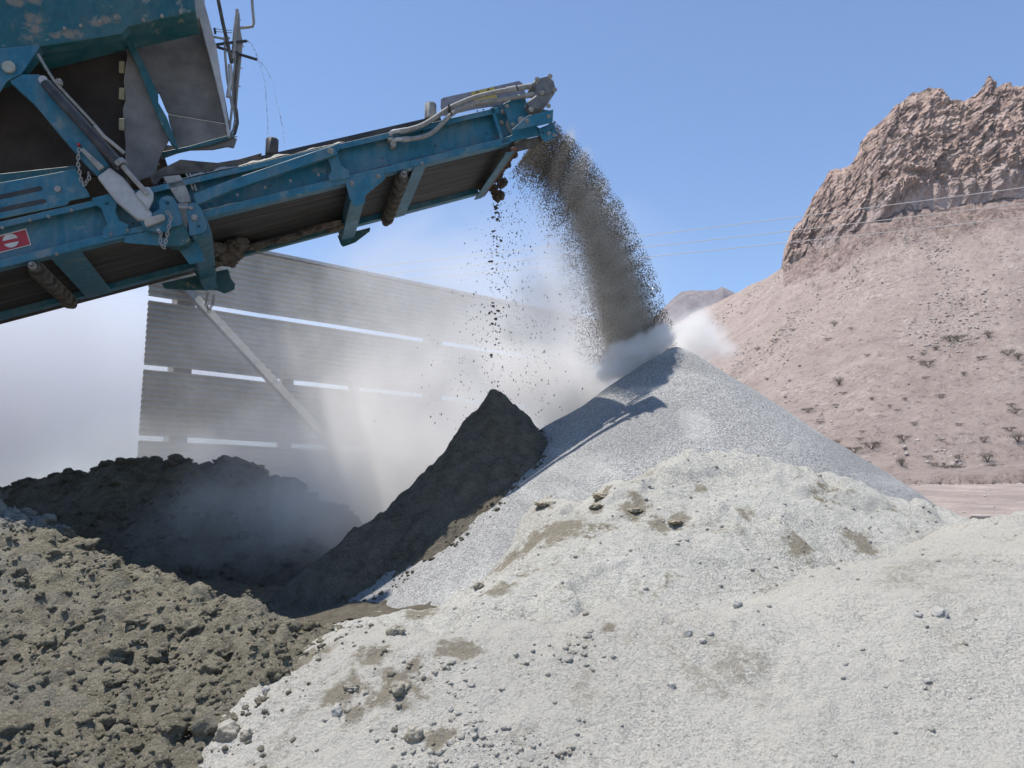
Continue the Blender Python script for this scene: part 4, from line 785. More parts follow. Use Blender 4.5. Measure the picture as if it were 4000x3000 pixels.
for x, y in ((560, 250), (700, 225), (860, 190), (1000, 160), (1240, 175), (1400, 140), (1560, 105)): hexbolt(z1, x, y, -0.052, 0.009, beamP)
for x, y in ((20, 640), (260, 575), (420, 545), (620, 490), (960, 700), (1100, 665)): hexbolt(z2, x, y, 0.0 if y < 600 else -0.004, 0.007)
for x, y in ((60, 1130), (300, 1068), (520, 1010), (760, 958)): hexbolt(z3, x, y, -0.001, 0.007)

# scraped-off lumps and dust caked along the lower lip and on the hinge
for k, (x, y, sx) in enumerate(((1790, 870, 2.2), (1900, 850, 1.6), (2050, 800, 2.6), (1650, 905, 1.8))):
    q = NPt(*z2(x, y - 130), 0.0); mud('caked_mud', (q[0], 0.012, q[1] * 0 + 0.054), .012, 760 + k, M_CHIPP, squash=(sx * 2.5, .8, .5))
# ================================================================ corrugated windbreak wall
def mat_sheet():
    k = NT('dusty_corrugated_sheet'); n = k.noise(4, 7, 0.65)
    c = k.mix(k.mr(n, 0.3, 0.7), (0.46, 0.43, 0.375), (0.62, 0.585, 0.515))
    c = k.mix(k.mr(k.noise(0.55, 5, 0.6, vec=k.scl((1, 1, 0.8))), 0.46, 0.60, 0, 0.65), c, (0.27, 0.245, 0.195))
    c = k.mix(k.mr(k.noise(45, 3, 0.6, vec=k.scl((1, 1, 2))), 0.62, 0.72, 0, 0.6), c, (0.62, 0.61, 0.58))
    return k.out(c, 0.8, k.bump(k.noise(40, 3), 0.002, 0.4), spec=0.3)
M_SHT = mat_sheet(); M_POST = mat_metal('dusty_post_steel', (0.26, 0.25, 0.23), (0.42, 0.41, 0.38), 0.8)
WD = Vector((0.766, 0.643, 0)).normalized(); WN = Vector((WD.y, -WD.x, 0))         # along the wall; towards the camera
W0 = P(148, 295, 11.3); W0 = Vector((W0.x, W0.y, 0))
wall = empty('windbreak_wall', (W0.x, W0.y, -1.9)); tag(wall, 'tall dusty corrugated metal windbreak wall with three open slots, half lost in dust', 'wall')
def wp(a, z, out=0.0): return W0 + WD * a + WN * out + Vector((0, 0, z))
zs1 = P(148, 298, W0.y).z; zs2 = P(143, 367, W0.y).z; pitch_t = zs1 - zs2
LEN = 10.6; top = zs1 + pitch_t * 0.99
def wmb(name, mb, m, parent=wall, bevel=0.0, smooth=False): return mb.build(name, m, parent, bevel, smooth, world=True)
joints = [0.0, 5.0]
def sheet(a0, a1, zlo, zhi, seed):
    nz = 12 * 11; zz = np.linspace(zlo, zhi, nz); aa_ = np.linspace(a0, a1, 30); ZZ, AA = np.meshgrid(zz, aa_, indexing='ij')
    ph = (ZZ - zlo) / 0.0805 * 2 * math.pi; o = 0.017 * np.clip(np.sin(ph) * 1.5, -1, 1) + 0.02 * fbm(AA, ZZ, 0.5, 2, seed)
    Xw = W0.x + WD.x * AA + WN.x * o; Yw = W0.y + WD.y * AA + WN.y * o; Zw = ZZ + 0.008 * fbm(AA, ZZ * 0, 0.6, 2, seed + 1)
    F = grid_faces(nz, 30); V = np.stack([Xw, Yw, Zw], -1).reshape(-1, 3); B = V - np.array(WN)[None] * 0.003; nV = len(V)
    g = mesh_np('corrugated_sheet', np.vstack([V, B]), np.vstack([F, F[:, ::-1] + nV]), M_SHT, wall, True)
gap = 0.068; k = 0
for j, (a0, a1) in enumerate(zip(joints, joints[1:] + [LEN])):
    for tier in range(5):
        hi = zs1 + pitch_t * (1 - tier) - (gap / 2 if tier else 0) + (0 if tier else 0); lo = zs1 + pitch_t * (-tier) + gap / 2
        hi = hi - (0 if tier else -0.0)
        sheet(a0 + 0.004, a1 + 0.03 - 0.004, max(lo, -2.0), hi, 900 + k); k += 1
def wbox(b, a0, a1, o0, o1, z0, z1):
    vs = [tuple(wp(a, z, o)) for z in (z0, z1) for o in (o0, o1) for a in (a0, a1)]
    return b.add(vs, [(0, 1, 3, 2), (4, 6, 7, 5), (0, 4, 5, 1), (2, 3, 7, 6), (0, 2, 6, 4), (1, 5, 7, 3)])
for a in [0.55, 4.95, LEN - 0.4]:
    wmb('post', wbox(MB(), a - 0.13, a + 0.13, -0.30, -0.05, -2.0, top + 0.06), M_POST, bevel=0.004)
wmb('top_rail', wbox(MB(), -0.02, LEN, -0.03, 0.06, top, top + 0.05), M_SILVER, bevel=0.003)
for a in (2.15,): wmb('spacer', wbox(MB(), a - 0.1, a + 0.1, -0.12, -0.04, -2.0, zs1 - 0.4), M_POST)
def brace(a0, z0, a1, z1, out):
    p0 = wp(a0, z0, 0.05); p1 = wp(a1, z1, out); b = MB(); d = (p1 - p0).normalized(); u = WN - d * d.dot(WN); u.normalize(); v = d.cross(u)
    vs = [p + u * (i * .06) + v * (j * .06) for p in (p0, p1) for i, j in ((-1, -1), (1, -1), (1, 1), (-1, 1))]
    b.add(vs, [(0, 1, 2, 3), (7, 6, 5, 4), (0, 4, 5, 1), (1, 5, 6, 2), (2, 6, 7, 3), (3, 7, 4, 0)]); wmb('brace', b, M_POST, bevel=0.006)
def brace_px(u0, v0, u1, v1, out):
    def on(u, v, o):
        d = ray(u, v); q = W0 + WN * o; return d * (Vector((q.x, q.y, 0)).dot(WN) / d.dot(WN))
    p0 = on(u0, v0, 0.08); p1 = on(u1, v1, out); p1 = p0 + (p1 - p0) * 1.5; b = MB(); d = (p1 - p0).normalized(); u = WN - d * d.dot(WN); u.normalize(); v = d.cross(u)
    vs = [p + u * (i * .05) + v * (j * .055) for p in (p0, p1) for i, j in ((-1, -1), (1, -1), (1, 1), (-1, 1))]
    b.add(vs, [(0, 1, 2, 3), (7, 6, 5, 4), (0, 4, 5, 1), (1, 5, 6, 2), (2, 6, 7, 3), (3, 7, 4, 0)]); wmb('brace', b, M_POST, bevel=0.006)
brace_px(183, 285, 338, 452, 1.6); brace_px(352, 385, 396, 490, 1.9)
# ================================================================ power lines
M_WIRE = mat_metal('power_line', (0.72, 0.70, 0.67), (0.8, 0.78, 0.75), 0.6)
wires = [[(-400, 330), (342, 270), (461, 257), (543, 248), (640, 235), (1024, 188), (1300, 150)], [(-400, 335), (368, 275), (461, 267), (645, 247), (1024, 203), (1300, 168)], [(-400, 340), (394, 281), (461, 275), (650, 257), (1024, 217), (1300, 186)]]
for i, w in enumerate(wires):
    us = [p[0] for p in w]; vs_ = [p[1] for p in w]; U_ = np.linspace(-400, 1300, 90)
    cf = np.polyfit(us, vs_, 3); pts = [P(u, float(np.polyval(cf, u)), 44 - 9 * (u + 400) / 1700 + i * 0.5) for u in U_]
    b = MB().tube(pts, 0.016, 6); o = b.build('power_line', M_WIRE, None, 0, True, world=True)
    tag(o, ['highest of the three power lines crossing in front of the cliffs', 'middle of the three power lines crossing in front of the cliffs', 'lowest of the three power lines crossing in front of the cliffs'][i], 'power line', 'power lines across the sky')
# ================================================================ loose stones, clods, shrubs
def ico(sub):
    bm = bmesh.new(); bmesh.ops.create_icosphere(bm, subdivisions=sub, radius=1.0); bm.verts.ensure_lookup_table()
    v = np.array([a.co[:] for a in bm.verts]); f = np.array([[a.index for a in q.verts] for q in bm.faces]); bm.free(); return v, f
IC = {k: ico(k) for k in (1, 2, 3, 4)}
def stone_shape(sub, seed, rough=0.3, angular=0.0):
    v, f = IC[sub]; d = 1 + rough * fbm(v[:, 0] * 1.0 + seed, v[:, 1] + v[:, 2] * .8 + seed, 1.1, 3, seed) + rough * .6 * fbm(v[:, 2] * 1.3 - seed, v[:, 0] - v[:, 1], 2.6, 3, seed + 5)
    w = v * d[:, None] * np.array([1.0, 0.8, 0.65])
    if angular:
        r = np.random.default_rng(seed)
        for _ in range(7):
            n = r.normal(size=3); n /= np.linalg.norm(n); c = w @ n; lim = 0.55; w = w - np.outer(np.maximum(c - lim, 0), n) * angular
    return w, f
def scatter(name, pts, sizes, sub, m, seed, rough=0.35, nvar=8, angular=0.0, smooth=True, sink=0.25):
    r = np.random.default_rng(seed); Vs = []; Fs = []; off = 0; var = [stone_shape(sub, seed + 11 * i, rough, angular) for i in range(nvar)]
    for i, (p, s) in enumerate(zip(pts, sizes)):
        v, f = var[i % nvar]; a, b_ = r.uniform(0, 6.28, 2); ca, sa_ = math.cos(a), math.sin(a); cb, sb2 = math.cos(b_ * .1), math.sin(b_ * .1)
        R = np.array([[ca, -sa_, 0], [sa_, ca, 0], [0, 0, 1]]) @ np.array([[1, 0, 0], [0, cb, -sb2], [0, sb2, cb]])
        Vs.append(v @ R.T * s + np.array([p[0], p[1], p[2] + s * (0.65 - sink * 2) * .6])); Fs.append(f + off); off += len(v)
    return mesh_np(name, np.vstack(Vs), np.vstack(Fs), m, smooth=smooth)
def on(H, n, x0, x1, y0, y1, seed, cond=None):
    r = np.random.default_rng(seed); x = r.uniform(x0, x1, n); y = r.uniform(y0, y1, n)
    if cond is not None: k = cond(x, y); x, y = x[k], y[k]
    return np.stack([x, y, H(x, y)], -1)
# clods all over the dark mound (uncountable)
okd = lambda x, y: H_dark(x, y) > H_near(x, y) - 0.01
r = np.random.default_rng(3); pa = on(H_dark, 15000, -4.2, -0.7, 2.5, 5.4, 11, lambda x, y: okd(x, y) & (np.random.default_rng(2).random(len(x)) < 0.45 + 0.8 * fbm(x, y, 2.5, 3, 333)))
tag(scatter('soil_crumbs', pa, 0.006 + 0.017 * r.random(len(pa)) ** 2.2, 1, M_SOIL, 21, 0.6, nvar=14), kind='stuff', label='loose crumbs covering the dark soil mound')
pb2 = on(H_dark, 1300, -4.2, -0.7, 2.5, 5.4, 12, lambda x, y: okd(x, y) & (fbm(x, y, 1.6, 3, 335) > -0.1)); sz = 0.018 + 0.05 * r.random(len(pb2)) ** 3.5
tag(scatter('soil_clods', pb2, sz, 3, M_SOIL, 22, 0.6, nvar=12, sink=.3), kind='stuff', label='crumbly clods of all sizes on the dark soil mound')
# crumbs rolled onto the pale ground near the mound edge and on the pale slopes
def nearedge(x, y): d = H_near(x, y) - H_dark(x, y); return (d > 0) & (r.random(len(x)) < np.exp(-d * 9))
r = np.random.default_rng(5); p1 = on(H_near, 4200, -2.0, 0.6, 2.5, 4.2, 12, nearedge)
tag(scatter('soil_crumbs', p1, 0.004 + 0.014 * np.random.default_rng(6).random(len(p1)) ** 3, 2, M_SOIL, 31, 0.5), kind='stuff', label='brown crumbs rolled from the soil mound onto the pale gravel')
p2 = on(H_near, 650, -1.4, 4.2, 2.5, 5.6, 13); sz2 = 0.004 + 0.012 * np.random.default_rng(7).random(len(p2)) ** 4
p3 = on(lambda x, y: np.maximum(H_mid(x, y), H_grey(x, y)), 1800, -0.8, 4.5, 3.9, 6.6, 14, lambda x, y: H_mid(x, y) > H_grey(x, y)); sz3 = 0.005 + 0.014 * np.random.default_rng(8).random(len(p3)) ** 4
tag(scatter('gravel_pebbles', np.vstack([p2, p3]), np.concatenate([sz2, sz3]), 1, M_NEAR, 41, 0.4, angular=.6), kind='stuff', label='pale dusty pebbles strewn over the gravel')
p4 = on(H_bank, 1500, -7.6, -1.2, 6.6, 9.6, 15); q_ = np.array([b + (P(*bb) - P(*b_)) * t for b, bb, b_ in [(P(*bank[i]), bank[i + 1], bank[i]) for i in range(len(bank) - 1)] for t in np.random.default_rng(9).random(9)])
q_[:, 2] = H_bank(q_[:, 0], q_[:, 1]); tag(scatter('bank_clods', np.vstack([p4, q_]), np.concatenate([0.012 + 0.05 * np.random.default_rng(10).random(len(p4)) ** 3, 0.03 + 0.06 * np.random.default_rng(16).random(len(q_)) ** 2]), 2, M_CONE, 51, 0.5), kind='stuff', label='dark clods along the crest and face of the soil bank')
r = np.random.default_rng(17); x = r.uniform(-1.2, 0.6, 1500); y = r.uniform(5.0, 7.2, 1500); dz = np.abs(H_cone(x, y) - H_grey(x, y)); k = dz < 0.09
tag(scatter('cone_crumbs', np.stack([x, y, np.maximum(H_cone(x, y), H_grey(x, y))], -1)[k], (0.006 + 0.02 * r.random(1500) ** 3)[k], 2, M_CONE, 61, 0.5), kind='stuff', label='dark crumbs along the seam between the soil heap and the grey cone')

r = np.random.default_rng(19); cu = r.uniform(330, 600, 420); cv = r.uniform(640, 765, 420); ce = [hit(H_near, a, b_, 2.2, 6) for a, b_ in zip(cu[:20], cv[:20])]
cl_ = np.array([(c.x + d[0], c.y + d[1], 0) for c in ce for d in r.normal(size=(16, 2)) * .055]); cl_[:, 2] = H_near(cl_[:, 0], cl_[:, 1]); tag(scatter('gravel_crumbs', cl_, 0.003 + 0.013 * r.random(len(cl_)) ** 2.5, 2, M_NEAR, 45, 0.5), kind='stuff', label='knots of pale crumbly clods on the gravel near the soil mound')
# single stones and clods one can point at
M_TAN = mat_metal('tan_dusty_stone', (0.24, 0.205, 0.15), (0.38, 0.335, 0.26), 0.9, 30, .004); M_BRN = mat_soil('brown_clod', (0.26, 0.23, 0.175), (0.48, 0.44, 0.35), 0.3, bump=0.012)
M_GST = mat_metal('grey_stone', (0.28, 0.27, 0.26), (0.46, 0.45, 0.42), 0.9, 30, .004); M_DKC = mat_soil('dark_clod', (0.27, 0.235, 0.17), (0.50, 0.44, 0.33), 0.0, bump=0.010)
HT_ = lambda x, y: np.maximum(np.maximum(H_near(x, y), H_mid(x, y)), H_grey(x, y))
rocks = [(888, 2880, .042, M_TAN, 'largest smooth tan stone, upright at the lower edge of the soil mound', 1.35), (962, 2872, .026, M_TAN, 'egg-sized tan stone just right of the largest tan stone', 1.0), (1618, 2880, .030, M_TAN, 'oval tan stone leaning on the pale gravel at the bottom centre', 1.2),
         (1318, 2782, .026, M_GST, 'rough grey stone in a small hollow at the lower left of the pale gravel', 1.0), (1360, 2778, .014, M_TAN, 'small tan stone touching the rough grey stone in the hollow', 1.0), (1560, 2700, .040, M_BRN, 'large brown crumbly clod half sunk in the pale gravel', .8),
         (1040, 2700, .018, M_GST, 'small grey stone on bare pale gravel right of the soil mound', 1.0), (1372, 2690, .030, M_BRN, 'flat brown clod left of the large crumbly clod', .6), (1763, 2775, .016, M_GST, 'grey pebble above the oval tan stone', 1.0), (1545, 2470, .034, M_BRN, 'brown clod on the crest where the grey gravel strip ends', .8),
         (2883, 2368, .026, M_GST, 'angular grey stone just below the crest of the pale ground', 1.0), (2688, 2483, .020, M_GST, 'upright grey stone left of a pair of flat stones', 1.3), (2747, 2506, .020, M_GST, 'lower of two flat grey stones side by side', .6), (2777, 2478, .015, M_GST, 'upper of two flat grey stones side by side', .8),
         (2624, 2682, .018, M_GST, 'dark grey pebble lying alone low in the pale gravel', 1.0), (3586, 2405, .020, M_GST, 'long thin grey stone at the right, pointing up the slope', .6), (3676, 2405, .034, M_GST, 'rounded grey stone casting a small shadow at the right', 1.0), (3622, 2665, .020, M_GST, 'half buried grey stone at the lower right', .7),
         (2352, 1944, .050, M_DKC, 'dark rounded soil clod topmost on the dusty mound', .75), (2330, 1985, .038, M_DKC, 'dark clod just below the topmost clod on the dusty mound', .7), (2480, 2000, .048, M_DKC, 'broad dark brown clod right of the pair of clods on the dusty mound', .5), (2115, 1975, .050, M_DKC, 'flat dark clod at the left edge of the dusty mound beside grey gravel', .5),
         (2640, 2045, .050, M_DKC, 'long low brown clod right of centre on the dusty mound', .35), (1870, 2290, .030, M_BRN, 'oblong brown clod beside the blue grey gravel strip', .7), (2290, 2400, .015, M_TAN, 'small tan stone on the crest of the pale ground', .8), (1180, 2440, .05, M_SOIL, 'rounded clod standing at the tip of the soil mound', .9)]
for i, (u4, v4, s, m, lab, hz) in enumerate(rocks):
    h = hit(HT_, u4 * S4, v4 * S4, 2.2, 8); v, f = stone_shape(4, 800 + i * 13, 0.28 if m in (M_TAN, M_GST) else 0.5, 0.35 if m is M_GST else 0)
    a = 1.7 * i; c_, s_ = math.cos(a), math.sin(a); v = v @ np.array([[c_, s_, 0], [-s_, c_, 0], [0, 0, 1]]) * s * np.array([1, 1, (hz * 1.4 if m is not M_DKC else hz * .9)]) + np.array([h.x, h.y, h.z + s * (.35 if m is M_DKC else .05) * hz])
    nm = 'stone' if m in (M_TAN, M_GST) else 'soil_clod'; tag(mesh_np(nm, v, f, m, smooth=True), lab, 'stone' if nm == 'stone' else 'clod', 'stones and clods on the pale gravel')

# ---------------------------------------------------------------- scree boulders and shrubs
tv = Vm[6:NTL - 4].reshape(-1, 3); fx_ = tv[:, 1] * CP + tv[:, 2] * SP; uu = 512 + 828 * tv[:, 0] / fx_; vv_ = 384 - 828 * (tv[:, 2] * CP - tv[:, 1] * SP) / fx_
def slope_at(u, v): k = int(np.argmin((uu - u) ** 2 + (vv_ - v) ** 2)); return tv[k]
r = np.random.default_rng(77); vis = np.where((uu > 690) & (uu < 1060) & (vv_ > 170) & (vv_ < 500))[0]
dens = fbm(tv[vis, 0] * 1.0 - .5 * tv[vis, 1], tv[vis, 1] * .35, 0.03, 4, 78); w_ = np.clip(0.15 + dens, 0.04, 2) ** 2; sel = r.choice(vis, 6000, p=w_ / w_.sum())
M_BLD = mat_metal('scree_boulder', (0.34, 0.27, 0.23), (0.60, 0.51, 0.45), 0.95, 0.5, .3)
tag(scatter('scree_boulders', tv[sel] + r.normal(size=(6000, 3)) * np.array([.5, .5, 0]), 0.22 + 1.1 * r.random(6000) ** 5, 1, M_BLD, 79, 0.35, angular=.7, smooth=False), kind='stuff', label='pale boulders and scree scattered over the slope')
r = np.random.default_rng(81); pu = r.uniform(880, 1060, 500); pv_ = 489 + 40 * r.random(500) ** 1.6; pp = []
for a, b_ in zip(pu, pv_):
    d = ray(a, b_); tq = -2.0 / d.z if d.z < -0.008 else 250; X_ = d.x * tq; Y_ = d.y * tq; Y_ = min(Y_, 285); X_ = d.x / d.y * Y_; pp.append((X_, Y_, float(plain_z(np.array([X_]), np.array([Y_]))[0])))
pp = np.array(pp); tag(scatter('plain_stones', pp, (0.0007 + 0.0022 * r.random(500) ** 3) * pp[:, 1], 1, M_BLD, 82, 0.35, angular=.7, smooth=False), kind='stuff', label='stones strewn over the plain')
k = NT('dry_shrub_leaves'); M_LEAF = k.out(k.mix(k.noise(1.5, 3), (0.14, 0.115, 0.085), (0.25, 0.21, 0.16)), 0.9); k = NT('shrub_bark'); M_BARK = k.out(k.mix(k.noise(3, 4), (0.10, 0.075, 0.06), (0.18, 0.14, 0.11)), 0.95)
def shrub_proto(kind, seed):
    root = empty('desert_shrub'); r = np.random.default_rng(seed); b = MB(); tips = []
    for i in range(7):
        a = i * 2.4 + r.random(); sp = (.9 if kind == 0 else .55); h = (.55 if kind == 0 else .7) + .2 * r.random(); e = Vector((math.cos(a) * sp, math.sin(a) * sp, h)); mid = e * .5 + Vector((0, 0, .12))
        b.tube([(0, 0, -.1), tuple(mid * .4), tuple(mid), tuple(e)], [.05, .04, .028, .012], 5); tips += [e, mid * 1.4]
    v = []; f = []
    for i in range(520):
        t = tips[r.integers(len(tips))]; c = np.array(t) + r.normal(size=3) * np.array([.22, .22, .07 if kind == 0 else .16]); q = r.normal(size=(3, 3)) * .045
        v += [c + q[0], c + q[1], c + q[2]]; f.append((3 * i, 3 * i + 1, 3 * i + 2))
    b.build('trunk', M_BARK, root, 0, world=True); mesh_np('crown', v, f, M_LEAF, root); return root
protos = [shrub_proto(0, 1), shrub_proto(1, 2), shrub_proto(0, 3)]
sh = [(1520, 405, 60, 'wide flat-topped shrub alone on the middle of the slope'), (885, 540, 52, 'dark bushy shrub just above the right flank of the grey cone'), (655, 740, 44, 'flat-topped shrub next to the right edge of the grey cone'), (1605, 635, 36, None), (1355, 665, 30, None), (745, 825, 32, None),
      (1345, 940, 56, 'round bushy shrub near the foot of the slope, all by itself'), (1425, 835, 32, None), (1680, 225, 60, 'broad low shrub high on the slope beside pale rocks'), (1740, 225, 60, 'broad low shrub touching the one beside pale rocks'), (1960, 200, 50, None), (2095, 325, 52, None), (1905, 365, 40, None), (2170, 360, 50, None),
      (1030, 945, 28, None), (1055, 895, 26, None), (870, 985, 42, 'low shrub closest to the grey cone near the slope foot'), (990, 1025, 60, 'spreading shrub left of a taller one at the slope foot'), (1115, 1000, 68, 'tallest shrub of the left cluster at the slope foot'), (1925, 955, 46, None), (2150, 750, 50, None), (2120, 700, 36, None), (2165, 945, 72, 'large dark shrub at the right edge of the picture'),
      (2110, 880, 44, None), (1075, 1120, 40, None), (1330, 1120, 54, 'wide-branched shrub with a bare fork at the slope foot'), (1520, 1078, 34, None), (1560, 1130, 34, None), (1735, 1095, 44, None), (1680, 1160, 62, 'V-shaped shrub standing on the low bank above the plain'), (1760, 1145, 34, None), (1950, 1090, 64, 'thick round shrub above the low bank at the right'), (2005, 1155, 58, None), (1620, 955, 30, None), (2055, 1215, 40, None), (2085, 1280, 56, None),
      (1395, 360, 30, None), (1780, 480, 34, None), (1505, 505, 26, None), (1755, 845, 30, None), (1120, 660, 28, None), (915, 615, 30, None), (420, 240, 40, None), (290, 300, 34, None), (545, 160, 24, None), (970, 155, 26, None), (845, 120, 40, None), (1090, 340, 26, None), (800, 230, 34, None), (360, 515, 26, None), (855, 700, 26, None), (1300, 740, 26, None), (1240, 715, 24, None), (1030, 740, 30, None), (1490, 330, 28, None), (1580, 290, 40, None)]
first = [True] * 3
for i, (x, y, h4, lab) in enumerate(sh):
    u, v = (2800 + x * .5425) * S4, (1200 + y * .5425 + h4 * .2) * S4; q = slope_at(u, v); kd = i % 3; src = protos[kd]
    if first[kd]: o = src; first[kd] = False
    else:
        o = src.copy(); COL.objects.link(o)
        for ch in src.children: c = ch.copy(); COL.objects.link(c); c.parent = o
    s = h4 * .5425 * S4 / 828 * q[1] * 0.95; o.location = q; o.scale = (s, s, s * (1.0 if h4 > 40 else .8)); o.rotation_euler = (0, 0, i * 1.3)
    tag(o, lab or 'small dry shrub dotted over the pinkish scree slope', 'shrub', 'shrubs on the scree slope')
for u4, v4, s, lab in ((3820, 2026, .55, 'pale flat boulder on the plain, left of a lower one'), (3950, 2036, .40, 'lower pale flat boulder on the plain at the right')):
    h = hit(lambda x, y: plain_z(x, y), u4 * S4, v4 * S4, 20, 200); v, f = stone_shape(3, u4, .3, .8); tag(mesh_np('boulder', v * s * np.array([1.5, 1, .8]) * h.y / 60 + np.array([h.x, h.y, h.z + .1]), f, M_BLD), lab, 'boulder')
# low eroded bank where slope meets plain
us_ = np.linspace(870, 1060, 160)
# ================================================================ the stream of crushed stone leaving the head of the conveyor
OUT = [(553, 119), (578, 142), (602, 169), (624, 203), (643, 241), (657, 272), (667, 303), (673, 325), (678, 350)]
INN = [(526, 148), (542, 163), (555, 190), (565, 215), (573, 243), (579, 272), (586, 302), (596, 328), (608, 356)]
def along(L, t): s = np.linspace(0, 1, len(L)); return np.interp(t, s, [p[0] for p in L]), np.interp(t, s, [p[1] for p in L])
def pvec(u, v, Y):
    x = (u - 512) / FPX; up = (384 - v) / FPX; dy = CP - SP * up; return np.stack([x / dy * Y, Y, (SP + CP * up) / dy * Y], -1)
N = 230000; r = np.random.default_rng(91); t = r.random(N) ** 1.25; q = 1 - r.random(N) ** 1.35 * r.random(N) ** 0.35 * 0.98
ph = perlin(t * 26 + q * 5, q * 2.0 + 7, 92) + 0.7 * perlin(t * 60 + q * 12, q * 3 + 3, 93)
keep = r.random(N) < np.clip(0.60 + 0.38 * ph, 0.2, 1.0) * np.clip(0.30 + 0.9 * q, 0, 1); t, q = t[keep], q[keep]; N = len(t)
uo, vo = along(OUT, t); ui, vi = along(INN, t); jag = 0.03 * perlin(t * 26, t * 0 + 2, 94) + 0.02 * perlin(t * 80, t * 0 + 5, 95)
qq = q * (1 + jag) + np.abs(r.normal(size=N)) * 0.010 * (r.random(N) < .12); Y0 = 6.30 + 0.80 * t ** 1.3
c3 = pvec(ui + (uo - ui) * qq, vi + (vo - vi) * qq, Y0); tt3 = r.random(N) * (0.70 + 0.20 * t)
c3 = c3 + tt3[:, None] * np.array(ET)[None]
def octa(name, C, S, seed, m, stretch=1.5):
    r = np.random.default_rng(seed); n = len(C); base = np.array([[1, 0, 0], [-1, 0, 0], [0, 1, 0], [0, -1, 0], [0, 0, 1], [0, 0, -1]], float); F0 = np.array([[0, 2, 4], [2, 1, 4], [1, 3, 4], [3, 0, 4], [2, 0, 5], [1, 2, 5], [3, 1, 5], [0, 3, 5]])
    V = base[None] * (S[:, None, None]) * r.uniform(.6, 1.4, (n, 6, 1)); a = r.uniform(0, 6.28, n); ca, sa_ = np.cos(a), np.sin(a)
    X = V[..., 0] * ca[:, None] - V[..., 1] * sa_[:, None]; Yy = V[..., 0] * sa_[:, None] + V[..., 1] * ca[:, None]; Z = V[..., 2] * stretch
    b = r.uniform(-.6, .6, n); cb, sb2 = np.cos(b), np.sin(b); X2_ = X * cb[:, None] - Z * sb2[:, None]; Z2_ = X * sb2[:, None] + Z * cb[:, None]
    V = np.stack([X2_, Yy, Z2_], -1) + C[:, None, :]; F = F0[None] + (np.arange(n) * 6)[:, None, None]; return mesh_np(name, V.reshape(-1, 3), F.reshape(-1, 3), m)
k = NT('falling_grains'); M_GRN = k.out(k.mix(k.noise(60, 3), (0.11, 0.10, 0.082), (0.27, 0.25, 0.205)), 0.95)
k = NT('falling_dark_grains'); M_GRD = k.out(k.mix(k.noise(60, 3), (0.05, 0.045, 0.04), (0.14, 0.128, 0.11)), 0.95)
sz = (0.0019 + 0.0034 * r.random(N) ** 4)
tag(octa('falling_stone', c3, sz, 96, M_GRN), 'dense curved stream of crushed stone pouring off the conveyor head', 'crushed stone', kind='stuff')
# thin rain of grains under the belt
n = 1000; r = np.random.default_rng(97); v = 165 + 270 * r.random(n) ** 1.1; u = 505 + (v - 165) * 0.10 * 0 + r.normal(size=n) * (8 + (v - 165) * .12) + (v < 240) * r.random(n) * 50 * (1 - (v - 165) / 75); cc = pvec(u, v, 6.3 + 1.0 * r.random(n))
tag(octa('falling_grains', cc, 0.0022 + 0.004 * r.random(n) ** 2, 98, M_GRD, 2.0), 'sparse rain of small grains falling below the belt scraper', 'falling grains', kind='stuff')
n = 130; v = 205 + 190 * r.random(n) ** 1.8; u = 496 + r.normal(size=n) * (2.5 + (v - 205) * .02); cc = pvec(u, v, 6.55 + .15 * r.random(n)); s_ = 0.003 + 0.013 * r.random(n) ** 3
tag(scatter('falling_clods', cc, s_, 2, M_GRD, 99, 0.6, sink=0.3), 'damp dark clods dropping in a line from the belt scraper', 'clods', kind='stuff')
# water drops from the spray nozzles
k = NT('water'); k.b.inputs['Transmission Weight'].default_value = 1.0; k.b.inputs['IOR'].default_value = 1.33; k.b.inputs['Roughness'].default_value = 0.02; k.b.inputs['Base Color'].default_value = (.95, .97, 1, 1); M_WAT = k.m
def drops(path, n, seed):
    r = np.random.default_rng(seed); s = np.linspace(0, 1, len(path)); t = r.random(n) ; x = np.interp(t, s, [p[0] for p in path]) + r.normal(size=n) * 3; y = np.interp(t, s, [p[1] for p in path]); uv = [z6(a, b_) for a, b_ in zip(x, y)]
    out = np.array([tuple(WL(NPt(a, b_, .4)[0], .4, NPt(a, b_, .4)[1])) for a, b_ in uv]); return out
dp = np.vstack([drops([(400, 440), (440, 460), (490, 550), (520, 640), (610, 740), (680, 890), (720, 1080), (760, 1250), (790, 1400), (805, 1540)], 200, 1), drops([(520, 650), (560, 760), (595, 900), (603, 1020), (615, 1180), (625, 1330), (622, 1460)], 130, 2)])
v0, f0 = IC[1]; r = np.random.default_rng(5); S_ = 0.0018 + 0.0035 * r.random(len(dp)) ** 3
tag(mesh_np('water_spray', (v0[None] * S_[:, None, None] * np.array([.8, .8, 2.0]) + dp[:, None]).reshape(-1, 3), (f0[None] + (np.arange(len(dp)) * len(v0))[:, None, None]).reshape(-1, 3), M_WAT, smooth=True), 'thin arcs of water dripping from the black spray nozzles', 'water', kind='stuff')

